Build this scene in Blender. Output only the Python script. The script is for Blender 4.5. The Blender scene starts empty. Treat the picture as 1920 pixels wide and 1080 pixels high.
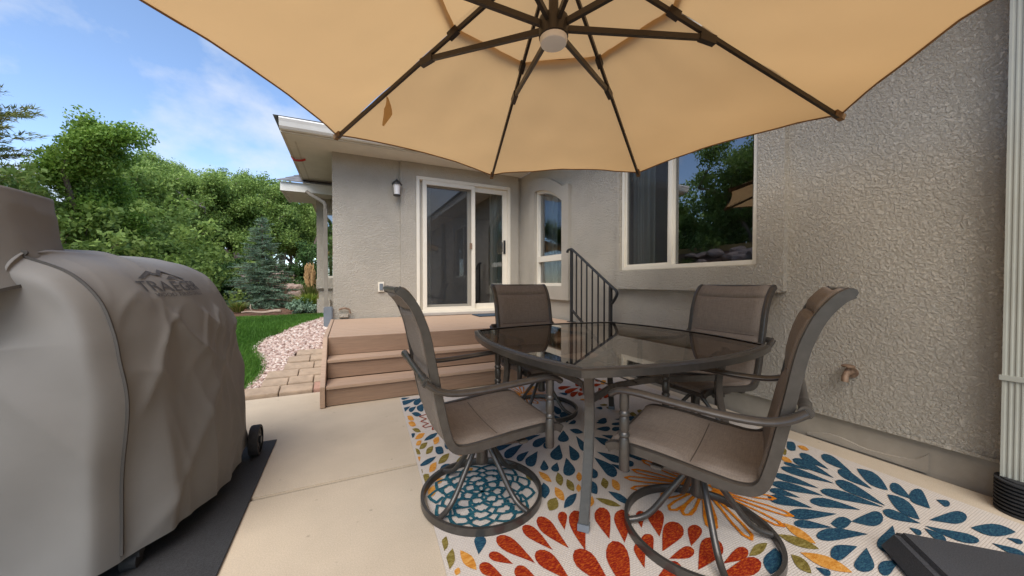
import bpy, bmesh, math, random
import numpy as np
from mathutils import Vector, noise
random.seed(7)
R_ = math.radians
S = bpy.context.scene
C = S.collection
# ------------------------------------------------------------------ camera, sky, sun
FPX, CAMH, HY = 655.0, 1.05, 530.0
AL = math.atan(310.0 / FPX)                      # view is turned 25.3 deg right of +Y
FW = (math.sin(AL), math.cos(AL)); RT = (math.cos(AL), -math.sin(AL))
cam = bpy.data.cameras.new('camera'); cam.sensor_width = 36.0; cam.lens = FPX / 1920 * 36
cam.clip_start = 0.05; cam.clip_end = 2000
co = bpy.data.objects.new('camera', cam); C.objects.link(co); S.camera = co
co.location = (0, 0, CAMH); co.rotation_euler = (R_(90 - 0.87), 0, -AL)
SUN_AZ, SUN_EL = 215.0, 52.0                     # compass degrees clockwise from +Y
w = bpy.data.worlds.new('World'); S.world = w; w.use_nodes = True
nt = w.node_tree; N = nt.nodes; L = nt.links; N.clear()
sky = N.new('ShaderNodeTexSky'); sky.sky_type = 'NISHITA'; sky.sun_disc = False
sky.sun_elevation = R_(SUN_EL); sky.sun_rotation = R_(SUN_AZ); sky.air_density = 1.0; sky.dust_density = .3; sky.altitude = 1900; sky.ozone_density = 1.0
tc = N.new('ShaderNodeTexCoord'); mp = N.new('ShaderNodeMapping'); mp.inputs['Scale'].default_value = (1, 1, 1.5)
L.new(tc.outputs['Generated'], mp.inputs['Vector'])
n1 = N.new('ShaderNodeTexNoise'); n1.inputs['Scale'].default_value = 2.9; n1.inputs['Detail'].default_value = 8; n1.inputs['Roughness'].default_value = .55
L.new(mp.outputs['Vector'], n1.inputs['Vector'])
cr = N.new('ShaderNodeValToRGB'); cr.color_ramp.elements[0].position = .50; cr.color_ramp.elements[1].position = .70
L.new(n1.outputs['Fac'], cr.inputs['Fac'])
mxs = N.new('ShaderNodeMix'); mxs.data_type = 'RGBA'; mxs.inputs['B'].default_value = (3.0, 3.15, 3.4, 1)
L.new(cr.outputs['Color'], mxs.inputs['Factor']); L.new(sky.outputs['Color'], mxs.inputs['A'])
bg = N.new('ShaderNodeBackground'); bg.inputs['Strength'].default_value = .13
L.new(mxs.outputs['Result'], bg.inputs['Color'])
wo = N.new('ShaderNodeOutputWorld'); L.new(bg.outputs['Background'], wo.inputs['Surface'])
sl = bpy.data.lights.new('sun', 'SUN'); sl.energy = 2.0; sl.angle = R_(50); sl.color = (1, .95, .87)
so = bpy.data.objects.new('sun', sl); C.objects.link(so)
sd = Vector((math.sin(R_(SUN_AZ)) * math.cos(R_(SUN_EL)), math.cos(R_(SUN_AZ)) * math.cos(R_(SUN_EL)), math.sin(R_(SUN_EL))))
so.rotation_euler = (-sd).to_track_quat('-Z', 'Y').to_euler(); so.location = sd * 30
S.view_settings.view_transform = 'Standard'; S.view_settings.look = 'None'; S.view_settings.gamma = 1
S.view_settings.exposure = 1.2
S.render.engine = 'CYCLES'

# ------------------------------------------------------------------ helpers
def ray(px, py):
    k = (px - 960) / FPX
    return (FW[0] + k * RT[0], FW[1] + k * RT[1], (HY - py) / FPX)
def onz(px, py, z=0.0):
    r = ray(px, py); t = (z - CAMH) / r[2]
    return Vector((r[0] * t, r[1] * t, z))
def atd(px, d, z=0.0):                            # point on a pixel column at depth d
    r = ray(px, 530); return Vector((r[0] * d, r[1] * d, z))
def sstep(a, b, x):
    t = min(1, max(0, (x - a) / (b - a))); return t * t * (3 - 2 * t)
def ground(x, y):
    z = -.012 + .20 * sstep(3.86, 4.75, y) + .25 * sstep(4.5, 6.0, y) + .03 * sstep(6, 9, y)
    z += .85 * sstep(10.2, 14.5, y)                       # bank behind the lawn
    z += 1.75 * sstep(-3.4, -6.5, x) * sstep(2.2, 4.5, y)  # slope on the left
    z += .05 * noise.noise((x * .5, y * .5, 0)) * sstep(9, 11, y)
    return z
def march(px, py):
    r = ray(px, py); t = 3.0
    while t < 40:
        if CAMH + r[2] * t <= ground(r[0] * t, r[1] * t): break
        t += .02
    return Vector((r[0] * t, r[1] * t, ground(r[0] * t, r[1] * t)))

class MB:
    def __init__(s): s.v = []; s.f = []; s.mi = []
    def add(s, vs, fs, mi=0):
        o = len(s.v); s.v += [tuple(v) for v in vs]; s.f += [tuple(i + o for i in f) for f in fs]; s.mi += [mi] * len(fs); return s
    def box(s, a, b, mi=0):
        x0, y0, z0 = a; x1, y1, z1 = b
        return s.add([(x0,y0,z0),(x1,y0,z0),(x1,y1,z0),(x0,y1,z0),(x0,y0,z1),(x1,y0,z1),(x1,y1,z1),(x0,y1,z1)],
                     [(0,3,2,1),(4,5,6,7),(0,1,5,4),(1,2,6,5),(2,3,7,6),(3,0,4,7)], mi)
    def sweep(s, path, sec, closed=False, up=None, caps=True, scale=None):
        # sec: list of (a,b) offsets on frame axes
        P = [Vector(p) for p in path]; n = len(P); m = len(sec); o = len(s.v)
        prev = None
        for i in range(n):
            if closed: t = (P[(i + 1) % n] - P[i - 1])
            else: t = P[min(i + 1, n - 1)] - P[max(i - 1, 0)]
            t.normalize()
            if up is not None: ref = Vector(up)
            elif prev is None: ref = Vector((0, 0, 1)) if abs(t.z) < .9 else Vector((1, 0, 0))
            else: ref = prev
            a = ref - t * ref.dot(t)
            if a.length < 1e-5: a = Vector((1, 0, 0)) - t * t.x
            a.normalize(); b = t.cross(a); prev = a
            k = scale[i] if scale else 1
            for (p, q) in sec: s.v.append(tuple(P[i] + a * p * k + b * q * k))
        for i in range(n if closed else n - 1):
            j = (i + 1) % n
            for k in range(m):
                l = (k + 1) % m
                s.f.append((o + i * m + k, o + i * m + l, o + j * m + l, o + j * m + k)); s.mi.append(0)
        if caps and not closed:
            s.f.append(tuple(o + k for k in reversed(range(m)))); s.f.append(tuple(o + (n - 1) * m + k for k in range(m))); s.mi += [0, 0]
        return s
    def tube(s, path, r, n=10, closed=False, flat=1.0, scale=None):
        return s.sweep(path, [(r * math.cos(2 * math.pi * k / n), r * flat * math.sin(2 * math.pi * k / n)) for k in range(n)], closed, scale=scale)
    def lathe(s, c, prof, n=16):                  # prof: (r,z) about vertical axis
        o = len(s.v); m = len(prof)
        for (r, z) in prof:
            for k in range(n):
                a = 2 * math.pi * k / n; s.v.append((c[0] + r * math.cos(a), c[1] + r * math.sin(a), c[2] + z))
        for i in range(m - 1):
            for k in range(n):
                l = (k + 1) % n
                s.f.append((o + i * n + k, o + i * n + l, o + (i + 1) * n + l, o + (i + 1) * n + k)); s.mi.append(0)
        s.f.append(tuple(o + k for k in reversed(range(n)))); s.f.append(tuple(o + (m - 1) * n + k for k in range(n))); s.mi += [0, 0]
        return s
    def grid(s, fn, nu, nv, wrap=False):
        o = len(s.v)
        for i in range(nu + 1):
            for j in range(nv + 1): s.v.append(tuple(fn(i / nu, j / nv)))
        for i in range(nu):
            for j in range(nv):
                a = o + i * (nv + 1) + j; s.f.append((a, a + nv + 1, a + nv + 2, a + 1)); s.mi.append(0)
        return s
    def build(s, name, mats, parent=None, smooth=False, bevel=0, **tags):
        me = bpy.data.meshes.new(name); me.from_pydata(s.v, [], s.f)
        if not isinstance(mats, (list, tuple)): mats = [mats]
        for m in mats: me.materials.append(m)
        if len(mats) > 1: me.polygons.foreach_set('material_index', s.mi)
        if bevel or smooth:
            bm = bmesh.new(); bm.from_mesh(me)
            if bevel:
                bmesh.ops.remove_doubles(bm, verts=bm.verts, dist=1e-6)
                es = [e for e in bm.edges if len(e.link_faces) == 2 and e.calc_face_angle(0) > .6]
                bmesh.ops.bevel(bm, geom=es, offset=bevel, segments=2, affect='EDGES', clamp_overlap=True)
            bmesh.ops.recalc_face_normals(bm, faces=bm.faces)
            bm.to_mesh(me); bm.free()
        if smooth:
            me.polygons.foreach_set('use_smooth', [True] * len(me.polygons))
            if smooth != 'all': me.set_sharp_from_angle(angle=R_(38))
        o = bpy.data.objects.new(name, me); C.objects.link(o)
        if parent: o.parent = parent
        for k, v in tags.items(): o[k] = v
        return o
def catmull(pts, n):
    P = [Vector(p) for p in pts]; out = []; m = len(P) - 1
    for i in range(n):
        u = i / (n - 1) * m; k = min(int(u), m - 1); t = u - k
        p0, p1, p2, p3 = P[max(k - 1, 0)], P[k], P[k + 1], P[min(k + 2, m)]
        out.append(.5 * ((2 * p1) + (p2 - p0) * t + (2 * p0 - 5 * p1 + 4 * p2 - p3) * t * t + (3 * p1 - p0 - 3 * p2 + p3) * t ** 3))
    return out
def thing(name, label, cat, loc=(0, 0, 0), rz=0, group=None):
    o = bpy.data.objects.new(name, None); C.objects.link(o); o.location = loc; o.rotation_euler = (0, 0, rz)
    o['label'] = label; o['category'] = cat
    if group: o['group'] = group
    return o
def dup(root, loc, rz, label=None, sc=None):
    r = root.copy(); C.objects.link(r); r.location = loc; r.rotation_euler = (0, 0, rz)
    if sc: r.scale = (sc,) * 3
    if label: r['label'] = label
    for ch in list(root.children):
        c = ch.copy(); C.objects.link(c); c.parent = r
        for g in list(ch.children):
            d = g.copy(); C.objects.link(d); d.parent = c
    return r
def nodes(name):
    m = bpy.data.materials.new(name); m.use_nodes = True
    return m, m.node_tree.nodes, m.node_tree.links, m.node_tree.nodes['Principled BSDF']
def tex(N, L, kind, scale, vec=None, **kw):
    t = N.new(kind); t.inputs['Scale'].default_value = scale
    for k, v in kw.items(): t.inputs[k].default_value = v
    if vec: L.new(vec, t.inputs['Vector'])
    return t
def coords(N, L, sc=(1, 1, 1), rot=(0, 0, 0)):
    t = N.new('ShaderNodeTexCoord'); m = N.new('ShaderNodeMapping'); m.inputs['Scale'].default_value = sc; m.inputs['Rotation'].default_value = rot
    L.new(t.outputs['Object'], m.inputs['Vector']); return m.outputs['Vector']
def mat(name, col, rough=.6, metal=0, var=.12, vs=6, bump=0, bs=60, bd=.004, spec=.5, stretch=(1, 1, 1), col2=None, detail=5):
    m, N, L, b = nodes(name)
    b.inputs['Roughness'].default_value = rough; b.inputs['Metallic'].default_value = metal; b.inputs['Specular IOR Level'].default_value = spec
    v = coords(N, L, stretch)
    t = tex(N, L, 'ShaderNodeTexNoise', vs, v, Detail=detail, Roughness=.6)
    r = N.new('ShaderNodeValToRGB'); r.color_ramp.elements[0].position = .32; r.color_ramp.elements[1].position = .68
    c2 = col2 or tuple(min(1, c * (1 + var)) for c in col); c1 = col if col2 else tuple(c * (1 - var) for c in col)
    r.color_ramp.elements[0].color = (*c1, 1); r.color_ramp.elements[1].color = (*c2, 1)
    L.new(t.outputs['Fac'], r.inputs['Fac']); L.new(r.outputs['Color'], b.inputs['Base Color'])
    if bump:
        t2 = tex(N, L, 'ShaderNodeTexNoise', bs, v, Detail=6, Roughness=.65)
        bn = N.new('ShaderNodeBump'); bn.inputs['Strength'].default_value = bump; bn.inputs['Distance'].default_value = bd
        L.new(t2.outputs['Fac'], bn.inputs['Height']); L.new(bn.outputs['Normal'], b.inputs['Normal'])
    return m
def stucco(name, col):
    m, N, L, b = nodes(name); b.inputs['Roughness'].default_value = 1.0; b.inputs['Specular IOR Level'].default_value = .05
    v = coords(N, L)
    d = tex(N, L, 'ShaderNodeTexNoise', 60, v, Detail=3)
    ad = N.new('ShaderNodeMix'); ad.data_type = 'VECTOR'; ad.inputs['Factor'].default_value = .02
    L.new(v, ad.inputs['A']); L.new(d.outputs['Color'], ad.inputs['B'])
    a = tex(N, L, 'ShaderNodeTexNoise', 60, ad.outputs['Result'], Detail=5, Roughness=.6)
    rp = N.new('ShaderNodeValToRGB'); rp.color_ramp.elements[0].position = .39; rp.color_ramp.elements[1].position = .60
    L.new(a.outputs['Fac'], rp.inputs['Fac'])
    f = tex(N, L, 'ShaderNodeTexNoise', 170, v, Detail=4, Roughness=.7)
    mm = N.new('ShaderNodeMath'); mm.operation = 'MULTIPLY_ADD'; mm.inputs[1].default_value = .35
    L.new(f.outputs['Fac'], mm.inputs[0]); L.new(rp.outputs['Color'], mm.inputs[2])
    bn = N.new('ShaderNodeBump'); bn.inputs['Strength'].default_value = 1.0; bn.inputs['Distance'].default_value = .0075
    L.new(mm.outputs[0], bn.inputs['Height']); L.new(bn.outputs['Normal'], b.inputs['Normal'])
    big = tex(N, L, 'ShaderNodeTexNoise', 1.3, v, Detail=6, Roughness=.65)
    r2 = N.new('ShaderNodeValToRGB'); r2.color_ramp.elements[0].position = .3; r2.color_ramp.elements[1].position = .7
    r2.color_ramp.elements[0].color = (*[c * .88 for c in col], 1); r2.color_ramp.elements[1].color = (*[c * 1.08 for c in col], 1)
    L.new(big.outputs['Fac'], r2.inputs['Fac']); L.new(r2.outputs['Color'], b.inputs['Base Color'])
    return m
def translucent(name, col, tcol, mixf=.4, vs=3, var=.15, rough=.7, weave=0):
    m, N, L, b = nodes(name); b.inputs['Roughness'].default_value = rough; b.inputs['Specular IOR Level'].default_value = .2
    v = coords(N, L); t = tex(N, L, 'ShaderNodeTexNoise', vs, v, Detail=5, Roughness=.6)
    r = N.new('ShaderNodeValToRGB'); r.color_ramp.elements[0].position = .3; r.color_ramp.elements[1].position = .7
    r.color_ramp.elements[0].color = (*[c * (1 - var) for c in col], 1); r.color_ramp.elements[1].color = (*[min(1, c * (1 + var)) for c in col], 1)
    L.new(t.outputs['Fac'], r.inputs['Fac']); L.new(r.outputs['Color'], b.inputs['Base Color'])
    tr = N.new('ShaderNodeBsdfTranslucent'); tr.inputs['Color'].default_value = (*tcol, 1)
    mx = N.new('ShaderNodeMixShader'); mx.inputs[0].default_value = mixf
    L.new(b.outputs[0], mx.inputs[1]); L.new(tr.outputs[0], mx.inputs[2]); L.new(mx.outputs[0], N['Material Output'].inputs['Surface'])
    if weave:
        t2 = tex(N, L, 'ShaderNodeTexNoise', weave, v, Detail=3); bn = N.new('ShaderNodeBump'); bn.inputs['Strength'].default_value = .25; bn.inputs['Distance'].default_value = .002
        L.new(t2.outputs['Fac'], bn.inputs['Height']); L.new(bn.outputs['Normal'], b.inputs['Normal'])
    return m
def glassmat(name, tint, refl):
    m, N, L, b = nodes(name); N.remove(b)
    tr = N.new('ShaderNodeBsdfTransparent'); tr.inputs['Color'].default_value = (*tint, 1)
    gl = N.new('ShaderNodeBsdfGlossy'); gl.inputs['Roughness'].default_value = .004; gl.inputs['Color'].default_value = (.95, .97, 1, 1)
    fr = N.new('ShaderNodeFresnel'); fr.inputs['IOR'].default_value = 1.52
    ma = N.new('ShaderNodeMath'); ma.operation = 'MULTIPLY_ADD'; ma.inputs[1].default_value = 1.0; ma.inputs[2].default_value = refl; ma.use_clamp = True
    L.new(fr.outputs[0], ma.inputs[0]); mx = N.new('ShaderNodeMixShader')
    L.new(ma.outputs[0], mx.inputs[0]); L.new(tr.outputs[0], mx.inputs[1]); L.new(gl.outputs[0], mx.inputs[2]); L.new(mx.outputs[0], N['Material Output'].inputs['Surface'])
    return m
def screenmat():
    m, N, L, b = nodes('insect_screen'); N.remove(b)
    tr = N.new('ShaderNodeBsdfTransparent'); tr.inputs['Color'].default_value = (.8, .8, .8, 1); df = N.new('ShaderNodeBsdfDiffuse'); df.inputs['Color'].default_value = (.10, .10, .10, 1)
    mx = N.new('ShaderNodeMixShader'); mx.inputs[0].default_value = .28; L.new(tr.outputs[0], mx.inputs[1]); L.new(df.outputs[0], mx.inputs[2]); L.new(mx.outputs[0], N['Material Output'].inputs['Surface']); return m
M = {}
M['stucco'] = stucco('stucco', (.50, .445, .365)); M['foundation'] = mat('foundation_paint', (.33, .285, .225), .85, var=.14, vs=4, bump=.35, bs=40)
M['trimwhite'] = mat('cream_vinyl', (.74, .67, .55), .45, var=.03); M['gutter'] = mat('gutter_paint', (.78, .75, .68), .4, var=.05)
M['soffit'] = mat('soffit_paint', (.74, .68, .57), .6, var=.05); M['fascia'] = mat('fascia_paint', (.62, .55, .44), .6, var=.06)
M['concrete'] = mat('patio_concrete', (.53, .435, .32), .85, var=.10, vs=1.6, bump=.35, bs=150, bd=.002, detail=10)
N_, L_ = M['concrete'].node_tree.nodes, M['concrete'].node_tree.links; b_ = N_['Principled BSDF']; v_ = coords(N_, L_)
f_ = tex(N_, L_, 'ShaderNodeTexNoise', 210, v_, Detail=3, Roughness=.8); g_ = tex(N_, L_, 'ShaderNodeTexVoronoi', 9, v_)
r1 = N_.new('ShaderNodeMapRange'); r1.inputs[1].default_value = .3; r1.inputs[2].default_value = .7; r1.inputs[3].default_value = .80; r1.inputs[4].default_value = 1.14; L_.new(f_.outputs['Fac'], r1.inputs[0])
r2 = N_.new('ShaderNodeMapRange'); r2.inputs[1].default_value = .03; r2.inputs[2].default_value = .09; r2.inputs[3].default_value = .72; r2.inputs[4].default_value = 1; L_.new(g_.outputs['Distance'], r2.inputs[0])
m1 = N_.new('ShaderNodeMath'); m1.operation = 'MULTIPLY'; L_.new(r1.outputs[0], m1.inputs[0]); L_.new(r2.outputs[0], m1.inputs[1])
vm = N_.new('ShaderNodeVectorMath'); vm.operation = 'SCALE'; L_.new(b_.inputs['Base Color'].links[0].from_socket, vm.inputs[0]); L_.new(m1.outputs[0], vm.inputs['Scale']); L_.new(vm.outputs[0], b_.inputs['Base Color'])
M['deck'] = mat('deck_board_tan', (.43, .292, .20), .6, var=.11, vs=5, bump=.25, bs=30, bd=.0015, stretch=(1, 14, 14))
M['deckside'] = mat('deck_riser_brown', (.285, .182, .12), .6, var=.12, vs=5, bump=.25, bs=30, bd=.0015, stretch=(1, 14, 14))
M['metal'] = mat('bronze_powdercoat', (.088, .079, .070), .34, .55, var=.12, vs=30, bump=.06, bs=300, bd=.001)
M['railmetal'] = mat('black_iron', (.035, .036, .038), .45, .4, var=.1)
M['umbmetal'] = mat('umbrella_bronze', (.055, .043, .034), .4, .5, var=.1)
M['canopy'] = translucent('canopy_fabric', (.56, .345, .155), (.73, .455, .205), .5, 1.6, .09, .85, 500)
M['cover'] = mat('cover_cloth', (.170, .161, .150), .66, var=.07, vs=3, bump=.2, bs=700, bd=.0008)
M['coverseam'] = mat('cover_piping', (.055, .05, .045), .7); M['print'] = mat('cover_print', (.05, .047, .046), .7, var=.2, vs=60)
M['rubber'] = mat('black_rubber', (.022, .022, .023), .75, var=.3, vs=40, bump=.5, bs=220, bd=.003)
M['mat'] = mat('grill_mat', (.026, .026, .028), .8, var=.5, vs=240, bump=.8, bs=300, bd=.003)
M['base'] = mat('umbrella_base_plastic', (.046, .047, .053), .6, var=.4, vs=260, bump=.5, bs=350, bd=.002)
M['shingle'] = mat('roof_shingle', (.17, .17, .18), .9, var=.35, vs=9, bump=.6, bs=30, bd=.01)
M['paver'] = mat('paver_stone', (.36, .265, .185), .88, var=.16, vs=12, bump=.6, bs=70, bd=.004)
M['paverred'] = mat('paver_red', (.40, .23, .17), .88, var=.16, vs=12, bump=.6, bs=70, bd=.004)
M['interior'] = mat('interior_wall', (.23, .22, .21), .8); M['intfloor'] = mat('interior_floor', (.18, .13, .09), .6)
M['curtain'] = translucent('curtain_cloth', (.80, .82, .74), (.8, .82, .74), .3, 3, .05)
M['glass'] = glassmat('window_glass', (.70, .74, .72), .17); M['screen'] = screenmat(); M['glass_clear'] = glassmat('clear_glass', (.88, .9, .88), .0)
M['lampglass'] = mat('frosted_light', (.75, .70, .66), .35, var=.02); M['black'] = mat('black_paint', (.02, .02, .022), .4)
M['grey'] = mat('grey_plastic', (.16, .18, .20), .5); M['copper'] = mat('aged_brass', (.24, .155, .10), .6, .3, var=.3, vs=40)
M['ds'] = mat('downspout_paint', (.36, .355, .30), .45, var=.05); M['red'] = mat('red_plastic', (.5, .03, .02), .4)
M['bluemat'] = mat('door_mat', (.03, .05, .075), .9, var=.4, vs=60)

# ------------------------------------------------------------------ ground
mb = MB()
xs = [-60, -40, -25] + [-16 + .4 * i for i in range(53)] + [8, 14, 25, 45]; ys = [-40, -25, -14, -8, -4, 0, 2, 3.2] + [3.8 + .3 * i for i in range(46)] + [19, 24, 34, 60, 120]
vs = [(x, y, ground(x, y) - .02 + (0 if y > 3.8 and x < 3 else -.10)) for x in xs for y in ys]; ny = len(ys)
mb.add(vs, [(i * ny + j, (i + 1) * ny + j, (i + 1) * ny + j + 1, i * ny + j + 1) for i in range(len(xs) - 1) for j in range(ny - 1)])
mb.build('ground', mat('mulch_soil', (.11, .05, .027), .95, vs=18, col2=(.24, .125, .075), bump=1, bs=35, bd=.04, detail=9), smooth='all', kind='structure')
# gravel / lawn outlines (traced at the ground surface)
edge = [march(*p) for p in ((611, 596), (588, 603), (567, 610), (545, 619), (523, 630), (505, 637), (492, 644), (481, 652), (479, 659), (486, 668), (493, 676), (496.5, 685), (496.5, 694), (492, 704), (486, 713), (476, 722), (466, 731))]
far = [march(*p) for p in ((611, 594), (560, 591), (520, 589), (480, 593), (445, 597))]
EX = [e.x for e in edge]; EY = [e.y for e in edge]
def edge_x(y):
    if y >= EY[0]: return EX[0] + (y - EY[0]) * .1
    for k in range(len(EY) - 1):
        if EY[k + 1] <= y <= EY[k]:
            t = (y - EY[k + 1]) / (EY[k] - EY[k + 1] + 1e-9); return EX[k + 1] + t * (EX[k] - EX[k + 1])
    return EX[-1] - (EY[-1] - y) * .6
FY = sum(p.y for p in far) / len(far)
def in_lawn(x, y): return 3.9 < y < FY + .25 * math.sin(x * 1.1) and -7 < x < edge_x(y)
def sheet(name, test, x0, x1, y0, y1, st, lift, m, **tags):
    mb = MB(); idx = {}
    nx = int((x1 - x0) / st); nyy = int((y1 - y0) / st)
    for i in range(nx):
        for j in range(nyy):
            if test(x0 + (i + .5) * st, y0 + (j + .5) * st):
                f = []
                for (a, b) in ((i, j), (i + 1, j), (i + 1, j + 1), (i, j + 1)):
                    if (a, b) not in idx:
                        idx[(a, b)] = len(mb.v); x = x0 + a * st; y = y0 + b * st; mb.v.append((x, y, ground(x, y) + lift))
                    f.append(idx[(a, b)])
                mb.f.append(tuple(f)); mb.mi.append(0)
    return mb.build(name, m, smooth='all', **tags)
sheet('lawn', in_lawn, -7, .2, 3.9, 12, .06, .006, mat('lawn_soil', (.035, .085, .012), .95, var=.3, vs=30), kind='structure')
def on_paver(x, y): return 3.8 < y < 4.82 and x > -.86 + .30 * sstep(3.84, 4.6, y)
def in_gravel(x, y): return not on_paver(x, y) and 3.88 < y < 9.5 and edge_x(y) - .03 < x < -.02 and not (y > 5.6 and x > -.16)
sheet('gravel_bed', in_gravel, -2, .2, 3.8, 10, .05, .004, mat('gravel_base', (.30, .19, .16), .95, var=.3, vs=60, bump=1, bs=60, bd=.02), kind='structure')
def bulk(name, V, F, m, smooth=False, attr=None, **tags):
    me = bpy.data.meshes.new(name); V = np.asarray(V, np.float32); F = np.asarray(F, np.int32)
    me.vertices.add(len(V)); me.vertices.foreach_set('co', V.ravel()); k = F.shape[1]
    me.loops.add(F.size); me.loops.foreach_set('vertex_index', F.ravel()); me.polygons.add(len(F))
    me.polygons.foreach_set('loop_start', np.arange(len(F), dtype=np.int32) * k)
    if attr is not None:
        a = me.attributes.new('tone', 'FLOAT', 'FACE'); a.data.foreach_set('value', np.asarray(attr, np.float32))
    me.update(); me.validate(); me.materials.append(m)
    if smooth: me.polygons.foreach_set('use_smooth', [True] * len(F))
    o = bpy.data.objects.new(name, me); C.objects.link(o)
    for k, v in tags.items(): o[k] = v
    return o
def tonemat(name, stops, rough=.7, tl=0, spec=.3):
    m, N, L, b = nodes(name); b.inputs['Roughness'].default_value = rough; b.inputs['Specular IOR Level'].default_value = spec
    a = N.new('ShaderNodeAttribute'); a.attribute_name = 'tone'; r = N.new('ShaderNodeValToRGB')
    while len(r.color_ramp.elements) < len(stops): r.color_ramp.elements.new(.5)
    for i, c in enumerate(stops): r.color_ramp.elements[i].position = i / (len(stops) - 1); r.color_ramp.elements[i].color = (*c, 1)
    L.new(a.outputs['Fac'], r.inputs['Fac']); L.new(r.outputs['Color'], b.inputs['Base Color'])
    if tl:
        tr = N.new('ShaderNodeBsdfTranslucent'); mx = N.new('ShaderNodeMixShader'); mx.inputs[0].default_value = tl
        L.new(r.outputs['Color'], tr.inputs['Color']); L.new(b.outputs[0], mx.inputs[1]); L.new(tr.outputs[0], mx.inputs[2]); L.new(mx.outputs[0], N['Material Output'].inputs['Surface'])
    return m
rng = np.random.default_rng(3)
# pebbles
ico = bmesh.new(); bmesh.ops.create_icosphere(ico, subdivisions=1, radius=1); ico.verts.ensure_lookup_table()
IV = np.array([v.co[:] for v in ico.verts]); IF = np.array([[v.index for v in f.verts] for f in ico.faces]); ico.free()
PV = []; PF = []; PT = []; n = 0
while n < 9000:
    y = 3.86 + 3.6 * rng.random() ** 1.4; x = -2 + 2.0 * rng.random()
    if not in_gravel(x, y): continue
    s = (.011 + .014 * rng.random()) * (1 + .15 * (y - 4)); v = IV * (1 + .25 * rng.standard_normal((12, 1))) * np.array([1, .75, .5]) * s
    a = rng.random() * 6.28; c, d = math.cos(a), math.sin(a); tl = rng.normal(0, .3)
    v = np.c_[v[:, 0] * c - v[:, 1] * d, v[:, 0] * d + v[:, 1] * c, v[:, 2] + tl * v[:, 0]] + [x, y, ground(x, y) + s * .35]
    PV.append(v); PF.append(IF + n * 12); PT += [rng.random()] * 20; n += 1
bulk('gravel', np.vstack(PV), np.vstack(PF), tonemat('pebble', [(.25, .16, .13), (.44, .31, .26), (.55, .42, .36), (.66, .58, .51)], .8), attr=PT, kind='stuff', label='pink and cream crushed stone beside the deck', category='gravel')
# grass blades
GV = []; GT = []; n = 0
while n < 110000:
    y = 4.0 + 5.2 * rng.random() ** 1.2; x = -3.4 + 3.3 * rng.random()
    if not in_lawn(x, y): continue
    h = .035 + .03 * rng.random(); a = rng.random() * 6.28; wd = .0032 + .0012 * (y - 4); l = .02 * rng.standard_normal(2); z = ground(x, y)
    GV += [(x - wd * math.cos(a), y - wd * math.sin(a), z), (x + wd * math.cos(a), y + wd * math.sin(a), z), (x + l[0], y + l[1], z + h)]; n += 1
    GT.append(min(1, max(0, .5 + .22 * rng.standard_normal() + .5 * noise.noise((x * 1.5, y * 1.5, 3)))))
bulk('grass', GV, np.arange(len(GV)).reshape(-1, 3), tonemat('grass_blade', [(.05, .13, .016), (.09, .22, .028), (.16, .31, .05)], .6, .35), attr=GT, kind='stuff', label='short bright green lawn grass', category='grass')

# ------------------------------------------------------------------ patio
patio = bpy.data.objects.new('patio', None); C.objects.link(patio); patio['kind'] = 'structure'
jx = -3.6
for (a, b) in ((-4.0, -1.15), (-1.138, 2.043), (2.061, 3.82)):
    for (c, d) in ((jx, 2.852),):
        MB().box((c, a, -.1), (d, b, 0)).build('concrete_panel', M['concrete'], patio, bevel=.006)
MB().box((jx, -4.0, -.12), (2.85, 3.80, -.012)).build('joint_bed', mat('joint_dark', (.07, .052, .035), .9), patio)
pv = thing('paver_steps', 'worn tan stone pavers stepping up between the patio and gravel', 'pavers', (0, 0, 0))
rows = [(3.84, 3.99, .022, -.86), (4.0, 4.15, .06, -.80), (4.16, 4.32, .115, -.74), (4.33, 4.48, .155, -.66), (4.49, 4.64, .205, -.60), (4.65, 4.80, .245, -.58)]
for i, (a, b, z, x0) in enumerate(rows):
    x = x0 + (.05 if i % 2 else 0)
    while x < -.24:
        l = random.choice((.22, .28, .36)); x1 = min(x + l, -.21)
        if x1 - x > .06:
            zz = lambda y: .020 + .235 * (y - 3.84) / .96; dz = random.uniform(-.005, .007); pb = MB().box((x + .004, a + .004, 0), (x1 - .004, b - .004, 1)); pb.v = [(q[0], q[1], zz(q[1]) + dz - (.10 if q[2] < .5 else 0)) for q in pb.v]
            pb.build('paver', M['paverred'] if (i == 0 and x > -.5) else M['paver'], pv, bevel=.0045)
        x = x1

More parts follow.
